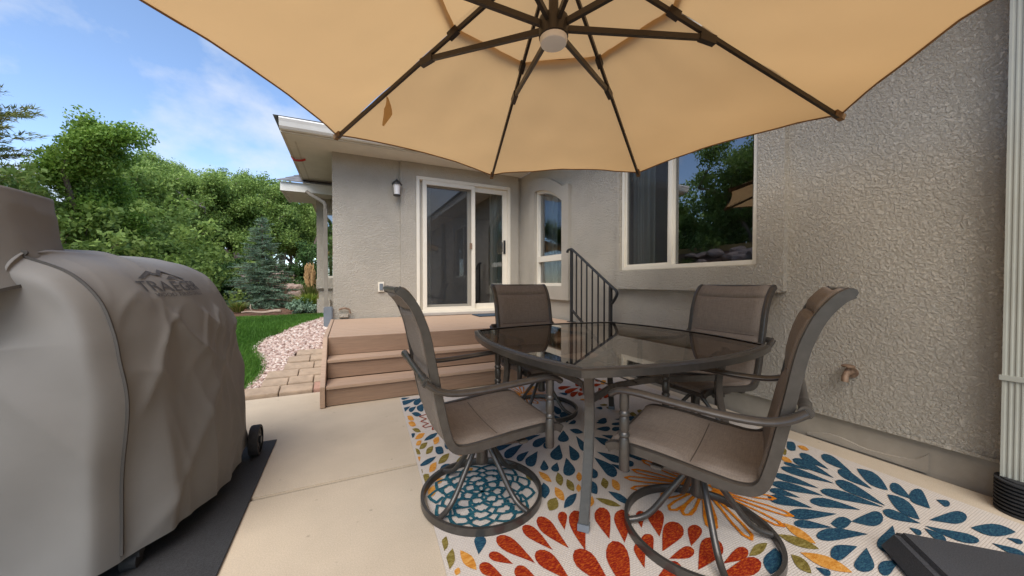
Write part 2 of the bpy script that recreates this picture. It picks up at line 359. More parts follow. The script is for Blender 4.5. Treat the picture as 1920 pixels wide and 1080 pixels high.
# ------------------------------------------------------------------ house
house = thing('house', 'taupe stucco house with cream framed windows and sliding door', 'house', (0, 0, 0))
XW, YD, ZS, DZ = 2.86, 5.68, 2.94, .52
def cutwall(axis, c, t, u0, u1, z0, z1, holes):
    # wall slab on plane axis=c, thickness t (signed, away from viewer); holes (u0,u1,z0,z1)
    mb = MB(); us = sorted({u0, u1, *[h[0] for h in holes], *[h[1] for h in holes]}); zs = sorted({z0, z1, *[h[2] for h in holes], *[h[3] for h in holes]})
    def P(u, z, d): return (c + d, u, z) if axis == 'x' else (u, c + d, z)
    for i in range(len(us) - 1):
        for j in range(len(zs) - 1):
            um = (us[i] + us[i + 1]) / 2; zm = (zs[j] + zs[j + 1]) / 2
            if any(h[0] < um < h[1] and h[2] < zm < h[3] for h in holes): continue
            for d in (0, t): mb.add([P(us[i], zs[j], d), P(us[i + 1], zs[j], d), P(us[i + 1], zs[j + 1], d), P(us[i], zs[j + 1], d)], [(0, 1, 2, 3)])
    for h in list(holes) + [(u0, u1, z0, z1)]:
        a, b, p, q = h
        for (A, B) in (((a, p), (b, p)), ((b, p), (b, q)), ((b, q), (a, q)), ((a, q), (a, p))):
            mb.add([P(*A, 0), P(*B, 0), P(*B, t), P(*A, t)], [(0, 1, 2, 3)])
    return mb
DO = (1.0, 2.64, .56, 2.735)            # sliding door opening (x0,x1,z0,z1)
BW = (1.613, 3.075, 1.19, 2.60)         # big window (y0,y1,z0,z1)
AW = (4.27, 5.08, 1.0, 2.55)            # arched window
cutwall('y', YD, .16, -.18, XW, .40, ZS, [DO]).build('wall', M['stucco'], house)
cutwall('x', XW, .16, -4.5, YD, .19, ZS, [BW, AW]).build('wall', M['stucco'], house)
MB().box((XW + .022, -4.5, -.1), (XW + .15, YD, .188)).build('foundation', M['foundation'], house)
mb = MB(); pts = catmull([(0, 1.30, .012), (0, 1.2, .045), (0, 1.12, .05), (0, 1.0, .03), (0, .9, .035), (0, .8, .055), (0, .74, .11)], 40)
q = [(p.y, max(.004, p.z + .006 * noise.noise((p.y * 60, 0, 0)))) for p in pts]; mb.add([(XW + .0135, y, .001) for y, z in q] + [(XW + .015, y, z) for y, z in q] + [(XW + .0225, y, z + .004) for y, z in q], [(k * 40 + i, k * 40 + i + 1, k * 40 + 41 + i, k * 40 + 40 + i) for k in range(2) for i in range(39)]); mb.build('parge_crack', M['foundation'], house)
MB().box((XW - .015, -4.5, .176), (XW - .003, 3.30, .192)).build('weep_screed', M['stucco'], house)
MB().box((-.18, YD + .16, .3), (-.02, 12, ZS)).build('wall', M['stucco'], house)
# pop-out bands
cutwall('y', YD - .04, .04, .76, XW - .06, .535, ZS - .003, [(DO[0] - .005, DO[1] + .005, .52, DO[3] + .005)]).build('door_surround', M['stucco'], house, bevel=.006)
cutwall('x', XW - .05, .05, BW[0] - .19, BW[1] + .05, BW[2] - .21, BW[3] + .19, [(BW[0] - .004, BW[1] + .004, BW[2] - .004, BW[3] + .004)]).build('window_surround', M['stucco'], house, bevel=.008)
def arch_top(u):                                   # quarter arch: high at the far end
    t = (AW[1] - u) / (AW[1] - AW[0]); return AW[3] - .30 * max(0, t) ** 2.0
mb = MB(); n = 14; o_ = (AW[0] - .17, AW[1] + .17, AW[2] - .20)
us = [o_[0] + (o_[1] - o_[0]) * i / n for i in range(n + 1)]
def strip(mb, fa, fb, us, x0, x1):
    k = len(us)
    for x in (x0, x1):
        mb.add([(x, u, fa(u)) for u in us] + [(x, u, fb(u)) for u in us], [(i, i + 1, k + i + 1, k + i) for i in range(k - 1)])
    for fn in (fa, fb):
        mb.add([(x0, u, fn(u)) for u in us] + [(x1, u, fn(u)) for u in us], [(i, i + 1, k + i + 1, k + i) for i in range(k - 1)])
    for u in (us[0], us[-1]): mb.add([(x0, u, fa(u)), (x1, u, fa(u)), (x1, u, fb(u)), (x0, u, fb(u))], [(0, 1, 2, 3)])
cl = lambda u: min(max(u, AW[0]), AW[1])
strip(mb, lambda u: arch_top(cl(u)), lambda u: arch_top(cl(u)) + .19, us, XW - .05, XW + .12)
mb.box((XW - .05, o_[0], o_[2]), (XW - .001, AW[0], arch_top(AW[0]) - .001)); mb.box((XW - .05, AW[1], o_[2]), (XW - .001, o_[1], AW[3] - .001)); mb.box((XW - .05, AW[0] + .001, o_[2]), (XW - .001, AW[1] - .001, AW[2]))
strip(mb, lambda u: arch_top(cl(u)) + .003, lambda u: AW[3] + .012, [AW[0] + .001 + (AW[1] - AW[0] - .002) * i / 14 for i in range(15)], XW + .0015, XW + .12); mb.build('window_surround', M['stucco'], house)
def frame(mb, axis, c, u0, u1, z0, z1, w, d0, d1):
    def B(a, b, p, q):
        mb.box((c + d0, a, p), (c + d1, b, q)) if axis == 'x' else mb.box((a, c + d0, p), (b, c + d1, q))
    B(u0, u0 + w, z0, z1); B(u1 - w, u1, z0, z1); B(u0 + w, u1 - w, z0, z0 + w); B(u0 + w, u1 - w, z1 - w, z1); return mb
def pane(axis, c, u0, u1, z0, z1, m, parent, name='pane'):
    P = (lambda u, z: (c, u, z)) if axis == 'x' else (lambda u, z: (u, c, z))
    return MB().add([P(u0, z0), P(u1, z0), P(u1, z1), P(u0, z1)], [(3, 2, 1, 0) if axis == 'x' else (0, 1, 2, 3)]).build(name, m, parent)
# big slider window
win = MB(); frame(win, 'x', XW, *BW, .038, -.02, .07); win = win.build('window', M['trimwhite'], house, bevel=.004, label='wide two pane window beside the patio table')
ym = 2.42
MB().box((XW - .012, ym - .02, BW[2] + .039), (XW + .05, ym + .02, BW[3] - .039)).build('mullion', M['trimwhite'], win, bevel=.003)
mb = MB(); frame(mb, 'x', XW, ym + .021, BW[1] - .039, BW[2] + .039, BW[3] - .039, .022, 0, .04); mb.build('sash', M['trimwhite'], win, bevel=.003)
pane('x', XW + .035, BW[0] + .037, ym - .028, BW[2] + .037, BW[3] - .037, M['glass'], win)
pane('x', XW + .030, ym + .042, BW[1] - .060, BW[2] + .060, BW[3] - .060, M['glass_clear'], win)
pane('x', XW + .008, ym + .042, BW[1] - .060, BW[2] + .060, BW[3] - .060, M['screen'], win, 'insect_screen')
# arched window
mb = MB(); frame(mb, 'x', XW, AW[0], AW[1], AW[2], 1.43, .045, .0, .08); us = [AW[0] + (AW[1] - AW[0]) * i / 14 for i in range(15)]
mb.box((XW + .002, AW[0], 1.43), (XW + .08, AW[1], 1.475)); mb.box((XW + .002, AW[1] - .045, 1.475), (XW + .08, AW[1], AW[3])); mb.box((XW + .002, AW[0], 1.475), (XW + .08, AW[0] + .045, arch_top(AW[0])))
strip(mb, lambda u: arch_top(u) - .045, lambda u: arch_top(u), us, XW + .001, XW + .08)
aw = mb.build('window', M['trimwhite'], house, bevel=.003, label='small quarter arch window at the deck corner')
pane('x', XW + .05, AW[0] + .04, AW[1] - .04, AW[2] + .04, 1.39, M['glass'], aw); pane('x', XW + .05, AW[0] + .04, AW[1] - .04, 1.47, AW[3], M['glass'], aw)
# sliding door
mb = MB(); frame(mb, 'y', YD, *DO, .05, -.045, .10); door = mb.build('sliding_door', M['trimwhite'], house, bevel=.004, label='cream framed sliding glass door with screen')
xm = 1.93
mb = MB(); frame(mb, 'y', YD, DO[0] + .10, xm + .05, DO[2] + .03, DO[3] - .05, .065, -.035, .0); sp = mb.build('screen_panel', M['trimwhite'], door, bevel=.004)
pane('y', YD - .015, DO[0] + .16, xm - .01, DO[2] + .09, DO[3] - .11, M['screen'], sp, 'insect_screen')
mb = MB(); frame(mb, 'y', YD, DO[0] + .05, xm + .02, DO[2] + .05, DO[3] - .05, .08, .045, .085); lp = mb.build('glass_panel', M['trimwhite'], door, bevel=.004)
pane('y', YD + .065, DO[0] + .12, xm - .05, DO[2] + .12, DO[3] - .12, M['glass'], lp)
mb = MB(); frame(mb, 'y', YD, xm - .02, DO[1] - .05, DO[2] + .05, DO[3] - .05, .085, .005, .042); rp = mb.build('glass_panel', M['trimwhite'], door, bevel=.004)
pane('y', YD + .022, xm + .06, DO[1] - .13, DO[2] + .13, DO[3] - .13, M['glass'], rp)
mb = MB(); mb.box((DO[1] - .12, YD - .012, 1.56), (DO[1] - .085, YD + .004, 1.80)); mb.tube(catmull([(DO[1] - .15, YD - .01, 1.76), (DO[1] - .165, YD - .05, 1.74), (DO[1] - .165, YD - .05, 1.62), (DO[1] - .15, YD - .01, 1.60)], 12), .009); mb.build('handle', M['black'], door, smooth=True)
MB().box((xm - .05, YD - .052, 1.62), (xm - .01, YD - .036, 1.72)).build('latch', M['copper'], door, bevel=.003)
MB().box((DO[0] - .03, YD - .12, DZ + .006), (DO[1] + .03, YD - .046, DO[2] + .004)).build('threshold', mat('sill_grey', (.38, .34, .30), .6), door, bevel=.004)
# interior
mb = MB(); mb.add([(XW + .17, -4, .5), (XW + .17, 10, .5), (8, 10, .5), (8, -4, .5)], [(0, 1, 2, 3)]); mb.add([(-.02, YD + .17, .505), (8, YD + .17, .505), (8, 10, .505), (-.02, 10, .505)], [(0, 1, 2, 3)]); mb.build('interior_floor', M['intfloor'], house)
mb = MB(); mb.add([(6.5, -4, .5), (6.5, 10, .5), (6.5, 10, 3.2), (6.5, -4, 3.2)], [(0, 1, 2, 3)]); mb.add([(-.02, 9.8, .5), (8, 9.8, .5), (8, 9.8, 3.2), (-.02, 9.8, 3.2)], [(0, 1, 2, 3)])
mb.add([(3.04, 3.55, .5), (6.5, 3.55, .5), (6.5, 3.55, 3.2), (3.04, 3.55, 3.2)], [(0, 1, 2, 3)]); mb.add([(3.03, -4, 2.92), (8, -4, 2.92), (8, 10, 2.92), (3.03, 10, 2.92)], [(0, 1, 2, 3)]); mb.add([(-.02, 5.86, 2.92), (3.03, 5.86, 2.92), (3.03, 10, 2.92), (-.02, 10, 2.92)], [(0, 1, 2, 3)])
mb.add([(3.04, .4, .5), (6.5, .4, .5), (6.5, .4, 3.2), (3.04, .4, 3.2)], [(0, 1, 2, 3)])
mb.build('interior_wall', M['interior'], house)
def curtain(axis, c, u0, u1, z0, z1, k):
    def fn(a, b):
        u = u0 + (u1 - u0) * a; d = .035 * math.sin(a * k) * (.5 + .5 * b) + .01 * math.sin(a * k * 2.7 + 1)
        return (c + d, u, z0 + (z1 - z0) * b) if axis == 'x' else (u, c + d, z0 + (z1 - z0) * b)
    MB().grid(fn, 60, 6).build('curtain', M['curtain'], house, smooth='all')
curtain('x', XW + .15, 2.76, 3.06, .6, 2.7, 26); curtain('y', YD + .30, 1.05, 1.30, .6, 2.75, 22); curtain('y', YD + .30, 2.38, 2.66, .6, 2.75, 22); curtain('x', XW + .25, 4.86, 5.2, .6, 2.7, 20)
# eaves
EZ = ZS
mb = MB(); mb.box((-.70, 5.22, EZ), (2.40, YD - .001, EZ + .03)); mb.box((-.70, YD + .001, EZ), (-.181, 12, EZ + .03)); mb.box((2.40, -4.5, EZ), (XW - .001, YD - .001, EZ + .03)); mb.build('soffit', M['soffit'], house)
mb = MB(); mb.box((-.735, 5.185, EZ - .012), (2.365, 5.22, EZ + .15)); mb.box((-.735, 5.221, EZ - .011), (-.70, 12, EZ + .15)); mb.box((2.366, -4.5, EZ - .012), (2.40, 5.186, EZ + .15)); mb.build('fascia', M['fascia'], house, bevel=.003)
MB().box((-.62, 5.50, EZ - .006), (-.60, 9.5, EZ - .001)).build('soffit_strip', M['fascia'], house)
gsec = [(.075, -.006), (.075, -.10), (.055, -.115), (.02, -.10), (-.03, -.085), (-.055, -.06), (-.055, -.006)]
mb = MB(); mb.sweep([(-.735, 5.183, EZ + .065), (2.30, 5.183, EZ + .065)], [(a, -b) for a, b in gsec], up=(0, 0, 1)); mb.build('gutter', M['gutter'], house)
k = 4.2; mb = MB(); q = .42 * k; e = EZ + .155
mb.add([(-.80, 5.10, e), (2.30, 5.10, e), (2.30 + k, 5.10 + k, e + q), (-.80 + k, 5.10 + k, e + q)], [(0, 1, 2, 3)])
mb.add([(2.30, 5.10, e), (2.30, -4.5, e), (2.30 + k, -4.5, e + q), (2.30 + k, 5.10 + k, e + q)], [(0, 1, 2, 3)])
mb.add([(-.80, 5.10, e), (-.80 + k, 5.10 + k, e + q), (-.80 + k, 12, e + q), (-.80, 12, e)], [(0, 1, 2, 3)])
mb.build('roof', M['shingle'], house)
# rear wing seen past the corner
mb = cutwall('y', 7.9, .2, -.53, -.185, .9, 2.74, [(-.40, -.24, 1.15, 2.45)]); mb.box((-.50, 7.92, .3), (-.185, 8.1, .899)); mb.box((-.531, 7.86, .42), (-.30, 8.12, .72)); wing = mb.build('wing_wall', M['stucco'], house)
MB().box((-.54, 7.86, .93), (-.19, 7.899, 1.12)).build('sill_band', M['stucco'], house, bevel=.006)
mb = MB(); frame(mb, 'y', 7.95, -.40, -.20, 1.15, 2.45, .035, 0, .05); ww = mb.build('window', M['trimwhite'], house, label='narrow window on the rear wing'); pane('y', 7.98, -.37, -.22, 1.18, 2.42, M['glass'], ww)
mb = MB(); mb.box((-1.02, 7.45, 2.72), (-.186, 8.5, 2.75)); mb.box((-1.06, 7.41, 2.70), (-.187, 7.449, 2.86)); mb.box((-1.06, 7.45, 2.70), (-1.021, 8.5, 2.86)); mb.build('wing_eave', M['gutter'], house)
mb = MB()
for i in range(9):
    z0 = 2.865 + i * .085; y0 = 7.36 + i * .14; mb.add([(-1.1 + i * .11, y0, z0 + .012), (-.19, y0, z0 + .012), (-.19, y0 + .16, z0 + .097), (-1.1 + (i + 1.1) * .11, y0 + .16, z0 + .097), (-1.1 + i * .11, y0, z0 - .004), (-.19, y0, z0 - .004)], [(0, 1, 2, 3), (4, 5, 1, 0)])
mb.build('wing_roof', M['shingle'], house)
# downspouts
mb = MB(); mb.tube(catmull([(-.66, 7.42, 2.72), (-.58, 7.38, 2.66), (-.42, 7.1, 2.52), (-.33, 6.92, 2.42), (-.325, 6.9, 2.3)], 18), .035, 10); mb.box((-.355, 6.865, .42), (-.295, 6.935, 2.33)); mb.build('downspout', mat('painted_downspout', (.29, .25, .20), .6), house, smooth=True)
MB().box((-.30, 5.62, .40), (-.184, 5.76, .70)).build('drain_boot', M['grey'], house, bevel=.012)
mb = MB(); n = 30; sec = []
for (x0, y0, x1, y1) in ((2.735, .36, 2.735, .485), (2.735, .485, 2.845, .485), (2.845, .485, 2.845, .36), (2.845, .36, 2.735, .36)):
    for i in range(n):
        t = i / n; d = .004 * (1 if (i // 2) % 2 else 0) * (1 if 2 < i < n - 2 else 0); nx, nyy = (-1 if x0 == x1 == 2.735 else 1 if x0 == x1 else 0), (1 if y0 == y1 == .485 else -1 if y0 == y1 else 0)
        sec.append((x0 + (x1 - x0) * t - nx * d, y0 + (y1 - y0) * t - nyy * d))
mb.add([(x, y, .13) for x, y in sec] + [(x, y, 2.93) for x, y in sec], [(i, (i + 1) % len(sec), len(sec) + (i + 1) % len(sec), len(sec) + i) for i in range(len(sec))]); dso = mb.build('downspout', M['ds'], house)
MB().box((2.728, .352, .60), (2.852, .493, .625)).build('strap', M['ds'], dso, bevel=.002)
mb = MB(); prof = [(.088, 0)]
for i in range(9): prof += [(.094, .004 + i * .017), (.094, .011 + i * .017), (.080, .013 + i * .017), (.080, .019 + i * .017)]
mb.lathe((2.775, .415, .0), prof, 24); mb.build('drain_elbow', M['rubber'], dso, smooth=True)
# wall fittings
lx, lz = .70, 2.50; mb = MB(); mb.box((lx - .035, YD - .02, lz - .10), (lx + .035, YD - .001, lz + .12)); mb.tube(catmull([(lx, YD - .02, lz + .07), (lx, YD - .06, lz + .13), (lx, YD - .11, lz + .11)], 8), .01)
mb.lathe((lx, YD - .11, lz), [(.018, .11), (.05, .085), (.075, .05), (.075, .04), (.05, .04)], 12); mb.lathe((lx, YD - .11, lz), [(.05, -.13), (.055, -.12), (.045, -.11)], 12); la = mb.build('wall_lantern', M['black'], house, smooth=True)
MB().lathe((lx, YD - .11, lz), [(.042, -.11), (.05, .0), (.055, .04)], 12).build('lantern_glass', M['lampglass'], la, smooth=True)
ox, oz = .475, .985; MB().box((ox - .045, YD - .03, oz - .075), (ox + .045, YD - .001, oz + .075)).build('outlet_box', M['trimwhite'], house, bevel=.006)
MB().box((ox - .025, YD - .045, oz - .05), (ox + .025, YD - .031, oz + .05)).build('outlet_cover', M['grey'], house, bevel=.004)
mb = MB(); mb.box((-.10, YD - .05, .54), (.02, YD - .001, .60)); mb.build('hose_outlet', M['stucco'], house, bevel=.008)
mb = MB(); mb.tube(catmull([(-.1, YD - .03, .66), (-.04, YD - .06, .68), (.03, YD - .05, .66), (.04, YD - .05, .60)], 12), .013); mb.build('hose_faucet', M['copper'], house, smooth=True)
mb = MB(); sy, sz = 1.06, .49
mb.tube([(XW + .01, sy, sz), (XW - .07, sy, sz), (XW - .085, sy, sz - .02), (XW - .09, sy, sz - .05)], .017, 10); mb.lathe((XW - .05, sy, sz), [(.009, 0), (.009, .035), (.032, .037), (.034, .045), (.026, .05)], 12); mb.tube([(XW - .002, sy, sz), (XW - .012, sy, sz)], .034, 12); mb.build('spigot', M['copper'], house, smooth=True)
mb = MB(); mb.tube(catmull([(-.735, 6.2, 2.955), (-.70, 6.18, 2.90), (-.62, 6.18, 2.90), (-.56, 6.2, 2.93)], 14), .016, 8); mb.build('red_hook', M['red'], house, smooth=True)

# ------------------------------------------------------------------ deck and steps
deck = thing('deck', 'tan composite deck with two wide steps below the sliding door', 'deck')
DX0, DX1 = -.165, 2.79; RI = DZ / 3
MB().box((DX0 + .02, 3.36, .0), (DX1 - .01, YD - .13, DZ - .03)).build('frame', M['deckside'], deck) if False else None
nb = 13; yb = 3.80; wdt = (YD - .045 - yb) / nb
for i in range(nb):
    MB().box((DX0, yb + i * wdt + .0025, DZ - .028), (DX1, yb + (i + 1) * wdt - .0025, DZ)).build('deck_board', M['deck'], deck, bevel=.003)
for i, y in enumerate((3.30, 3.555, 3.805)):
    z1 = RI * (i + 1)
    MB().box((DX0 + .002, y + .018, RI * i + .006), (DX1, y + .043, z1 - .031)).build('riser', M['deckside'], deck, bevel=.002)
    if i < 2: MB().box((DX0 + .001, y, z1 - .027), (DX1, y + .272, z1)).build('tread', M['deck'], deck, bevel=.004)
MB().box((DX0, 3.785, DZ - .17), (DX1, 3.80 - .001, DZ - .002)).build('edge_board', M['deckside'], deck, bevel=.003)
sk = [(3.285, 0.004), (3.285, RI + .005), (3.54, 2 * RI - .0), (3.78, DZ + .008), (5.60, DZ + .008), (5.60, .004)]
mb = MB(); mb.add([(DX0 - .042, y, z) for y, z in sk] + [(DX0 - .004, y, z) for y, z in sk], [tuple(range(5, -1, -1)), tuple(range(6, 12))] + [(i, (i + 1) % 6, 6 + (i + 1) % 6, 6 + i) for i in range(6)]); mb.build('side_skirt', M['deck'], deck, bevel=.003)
dm = MB(); dm.box((1.85, 5.08, DZ + .004), (2.55, 5.46, DZ + .016)); dm = dm.build('door_mat', M['bluemat'], bevel=.004); dm['label'] = 'dark blue door mat lying on the deck'; dm['category'] = 'mat'
rl = thing('stair_railing', 'black iron handrail with balusters beside the deck steps', 'railing', (2.73, 0, 0))
mb = MB(); y0, y1, zt0, zt1 = 3.90, 3.13, 1.49, 1.01
mb.tube(catmull([(0, y0 + .10, zt0 - .03), (0, y0 + .085, zt0 + .0), (0, y0 + .02, zt0 + .012), (0, y0 - .04, zt0 - .01), (0, (y0 + y1) / 2, (zt0 + zt1) / 2 + .01), (0, y1 - .01, zt1), (0, y1 - .09, zt1 - .05), (0, y1 - .10, zt1 - .10), (0, y1 - .04, zt1 - .18), (0, y1, zt1 - .21)], 40), .019, 8, flat=.8); mb.build('handrail', M['railmetal'], rl, smooth=True)
for (y, z0, z1) in ((y0, DZ, zt0), (y1, 0, zt1)):
    MB().box((-.016, y - .016, z0), (.016, y + .016, z1)).build('post', M['railmetal'], rl); MB().box((-.04, y - .05, z0 + .0), (.04, y + .05, z0 + .008)).build('foot_plate', M['railmetal'], rl)
sl_ = (zt0 - zt1) / (y0 - y1); MB().sweep([(0, y0, zt0 - .80), (0, y1, zt1 - .80)], [(.012, .012), (.012, -.012), (-.012, -.012), (-.012, .012)]).build('bottom_rail', M['railmetal'], rl)
for i in range(1, 7):
    y = y0 + (y1 - y0) * i / 7; z = zt0 + sl_ * (y - y0); MB().box((-.007, y - .007, z - .80), (.007, y + .007, z)).build('baluster', M['railmetal'], rl)

# ------------------------------------------------------------------ rug with woven motifs
def rugmat(name, c1, c2, c3, sc):
    m, N, L, b = nodes(name); b.inputs['Roughness'].default_value = .95; b.inputs['Specular IOR Level'].default_value = .1
    v = coords(N, L, (1, 3.2, 1), (0, 0, .6)); t = tex(N, L, 'ShaderNodeTexNoise', sc, v, Detail=6, Roughness=.75)
    r = N.new('ShaderNodeValToRGB'); r.color_ramp.elements[0].position = .36; r.color_ramp.elements[1].position = .66; r.color_ramp.elements.new(.5)
    for e, c in zip(r.color_ramp.elements, (c1, c2, c3)): e.color = (*c, 1)
    L.new(t.outputs['Fac'], r.inputs['Fac']); L.new(r.outputs['Color'], b.inputs['Base Color'])
    t2 = tex(N, L, 'ShaderNodeTexNoise', 260, v, Detail=2); bn = N.new('ShaderNodeBump'); bn.inputs['Strength'].default_value = .6; bn.inputs['Distance'].default_value = .003
    L.new(t2.outputs['Fac'], bn.inputs['Height']); L.new(bn.outputs['Normal'], b.inputs['Normal']); return m
m, N_, L_, b_ = nodes('rug_cream_weave'); b_.inputs['Roughness'].default_value = .95; v_ = coords(N_, L_)
wv = N_.new('ShaderNodeTexBrick'); wv.inputs['Scale'].default_value = 1; wv.offset = .5
for k_, q_ in (('Brick Width', .016), ('Row Height', .008), ('Mortar Size', .0012), ('Mortar Smooth', .6)): wv.inputs[k_].default_value = q_
wv.inputs['Color1'].default_value = (.62, .55, .48, 1); wv.inputs['Color2'].default_value = (.58, .51, .45, 1); wv.inputs['Mortar'].default_value = (.47, .41, .35, 1)
L_.new(v_, wv.inputs['Vector']); L_.new(wv.outputs['Color'], b_.inputs['Base Color'])
bn_ = N_.new('ShaderNodeBump'); bn_.inputs['Strength'].default_value = .5; bn_.inputs['Distance'].default_value = .003; bn_.invert = True; L_.new(wv.outputs['Fac'], bn_.inputs['Height']); L_.new(bn_.outputs['Normal'], b_.inputs['Normal'])
rc = [(.425, 3.275), (.265, .22), (2.60, .10), (2.755, 3.15)]
rug = MB(); rug.add([(x, y, .004) for x, y in rc] + [(x, y, .012) for x, y in rc], [(3, 2, 1, 0), (4, 5, 6, 7)] + [(i, (i + 1) % 4, 4 + (i + 1) % 4, 4 + i) for i in range(4)])
rug = rug.build('rug', m); rug['label'] = 'cream outdoor rug with blue, red and gold floral petals under the table'; rug['category'] = 'rug'
def bind(t):
    for i in range(4):
        a = Vector(rc[i]); b = Vector(rc[(i + 1) % 4]); d = b - a
        if d.x * (t.y - a.y) - d.y * (t.x - a.x) < -1e-3: pass
        # clamp inside
        nrm = Vector((-d.y, d.x)).normalized(); s = (Vector((t.x, t.y)) - a).dot(nrm)
        if s < .012: t.x += nrm.x * (.012 - s); t.y += nrm.y * (.012 - s)
    return t
PET = {
 (740, 700, .18519): [('b', 230,258,50,315,45),('b',150,250,60,265,22),('b',295,240,190,320,55),('b',155,340,65,390,40),('b',215,340,140,390,45),('b',290,310,235,385,75),('B',165,410,265,430,45),('o',120,440,190,480,50),('o',130,505,210,535,55),('g',170,570,260,600,40),('B',200,615,138,665,45),('o',300,615,200,675,50),('B',435,610,290,690,45),('o',265,690,210,740,45),('o',440,650,395,730,60),('g',325,710,245,780,50),('g',385,745,310,830,55),('g',175,775,255,830,60),('B',405,760,490,820,85),('B',500,710,575,780,70),('o',590,790,715,830,70),('g',550,820,435,930,65),('o',255,855,200,910,45),('B',415,855,240,955,50),('o',415,910,345,1020,65),('B',550,930,445,1005,60),('g',270,985,235,1060,40),('g',340,1035,270,1085,50),('o',790,975,700,1025,50),('g',740,840,610,925,60),('b',1250,680,1000,780,70),('b',1480,630,1280,695,50),('b',1590,640,1400,745,80),('b',1615,695,1510,760,65),('b',1300,725,1110,860,90),('b',1360,800,1240,895,70),('b',1450,800,1345,950,110),('b',1670,730,1630,890,130),('b',1515,890,1520,1000,85),('b',1650,915,1620,1010,85),('g',480,640,520,680,40)],
 (780, 880, .18519): [('b',630,895,655,700,125),('g',300,705,250,875,85),('g',365,830,300,1070,95),('o',440,850,610,1055,110),('o',430,1030,395,1110,60),('o',175,180,130,305,80),('o',270,110,190,160,50),('g',125,70,60,180,60),('r',1210,985,815,715,150),('r',985,995,735,890,100),('r',1390,850,1080,600,120),('r',1555,830,1235,510,140),('r',1510,640,1480,450,95),('r',900,1150,640,1000,130),('r',1250,1170,1000,1040,140),('r',1580,1180,1215,865,170)],
 (940, 760, .18519): [('b',630,262,630,382,115),('B',695,255,835,285,50),('b',690,415,770,570,100),('b',660,545,700,730,125),('b',760,320,860,470,75),('b',945,330,1105,400,70),('b',1020,310,1170,340,40),('b',970,480,1230,580,75),('b',945,540,1175,730,110),('b',1115,605,1310,680,60),('b',1230,500,1500,550,80),('b',1260,560,1345,625,60),('b',960,250,1110,245,45),('b',1260,235,1125,255,45),('b',960,190,1075,165,50),('b',1330,180,1120,200,30),('b',1150,150,1370,135,45),('b',880,620,970,750,80),('B',890,770,975,920,100),('g',240,665,350,785,90),('o',378,685,515,795,60),('g',575,695,610,835,80),('g',668,765,740,890,75),('B',430,800,445,965,110),('o',545,845,640,990,80),('g',560,955,490,1090,120),('B',770,910,640,1065,85),('o',790,690,800,790,60),('o',930,940,890,1060,80),('o',785,815,790,900,50),('g',1040,750,1070,865,75),('o',1130,765,1205,885,75),('B',1090,890,1330,1035,70),('g',965,960,1225,1045,60),('b',505,10,600,90,60),('b',520,110,620,180,40),('b',665,185,650,80,85),('b',680,200,760,170,40),('g',1310,85,1380,110,30),('g',1380,60,1440,80,30)],
 (940, 920, .15625): [('r',1310,615,1190,230,190),('r',1495,660,1450,255,200),('r',1020,760,880,265,190),('r',1560,1330,1350,640,270),('r',1350,1230,890,755,240),('r',1740,975,1650,660,130),('r',1700,480,1680,270,110),('r',1840,780,1740,560,150),('r',1920,590,1850,255,190)],
 (1140, 840, .2222): [('r',475,900,610,655,180),('r',720,855,760,672,125),('r',530,965,745,890,105),('r',780,1060,940,795,210),('r',995,1005,1205,890,115),('r',960,1110,1320,1000,160),('r',430,1130,630,1020,140),('g',1215,940,1370,830,85),('B',1440,870,1400,1100,170)],
 (1420, 800, .2592): [('b',535,320,320,205,50),('b',705,345,480,215,60),('b',575,385,270,245,55),('b',390,325,205,270,25),('b',580,425,185,305,50),('b',465,460,130,355,50),('b',500,515,120,420,60),('b',330,530,105,470,45),('b',420,605,95,525,70),('b',855,465,600,325,60),('B',970,475,740,315,85),('b',955,590,585,405,70),('b',940,600,475,475,65),('b',770,620,400,550,65),('b',600,650,245,645,80),('b',570,750,285,715,60),('b',830,800,450,810,95),('b',1145,540,985,430,70),('b',1280,610,1140,480,110),('B',1205,690,965,505,95),('b',1215,720,935,625,65),('B',555,720,710,705,90),('b',705,705,940,675,110),('b',755,890,560,960,115),('b',820,900,800,1080,150),('b',1010,735,950,930,150),('b',1130,750,1220,800,40),('b',1240,755,1400,850,50),('B',230,115,290,182,65),('o',305,145,390,180,28),('g',190,160,220,215,40),('o',175,225,270,270,35),('o',205,715,450,870,60),('g',170,800,475,910,65),('o',335,935,720,1085,85),('g',270,950,420,1090,75),('B',140,905,150,1080,130),('b',450,1045,560,1100,50)],
 (1600, 840, .2222): [('b',680,630,1000,605,110),('b',735,455,850,500,55),('B',1035,695,1420,735,105),('b',640,680,1110,815,80),('b',635,700,825,820,60),('b',930,830,1250,950,40),('b',1215,830,1500,940,60),('b',1340,785,1480,830,40),('b',1340,955,1480,1000,40),('b',430,980,260,1080,130)],
 (960, 690, .17708): [('r',710,215,560,265,45),('r',630,200,490,220,38),('r',710,255,620,300,48),('r',760,180,670,180,38),('r',770,235,715,235,30),('r',770,280,700,285,42),('r',950,180,870,190,32),('r',920,215,950,265,60),('r',1060,195,1010,235,65),('r',1140,210,1270,238,42),('r',1180,240,1260,280,40),('r',1320,260,1525,325,52),('r',1060,280,970,312,48),('r',895,310,955,330,42),('o',1000,140,940,172,48),('r',550,110,640,125,26),('r',1130,150,1200,175,32),('r',880,140,930,140,22),('o',720,340,790,345,20),('g',1250,490,1320,505,45),('g',1330,460,1400,480,45),('g',1000,430,1080,430,25),('g',930,400,1020,400,22),('b',890,430,965,435,30),('g',480,345,560,355,30),('b',500,270,590,285,25),('b',430,400,520,490,60),('b',600,585,525,480,80),('b',430,500,540,580,40),('b',910,570,1010,560,50),('b',905,650,1045,650,40),('o',200,205,280,235,40)],
}
cols = {'b': [], 'r': [], 'o': [], 'g': []}; RZ = .0135
PC = [0]
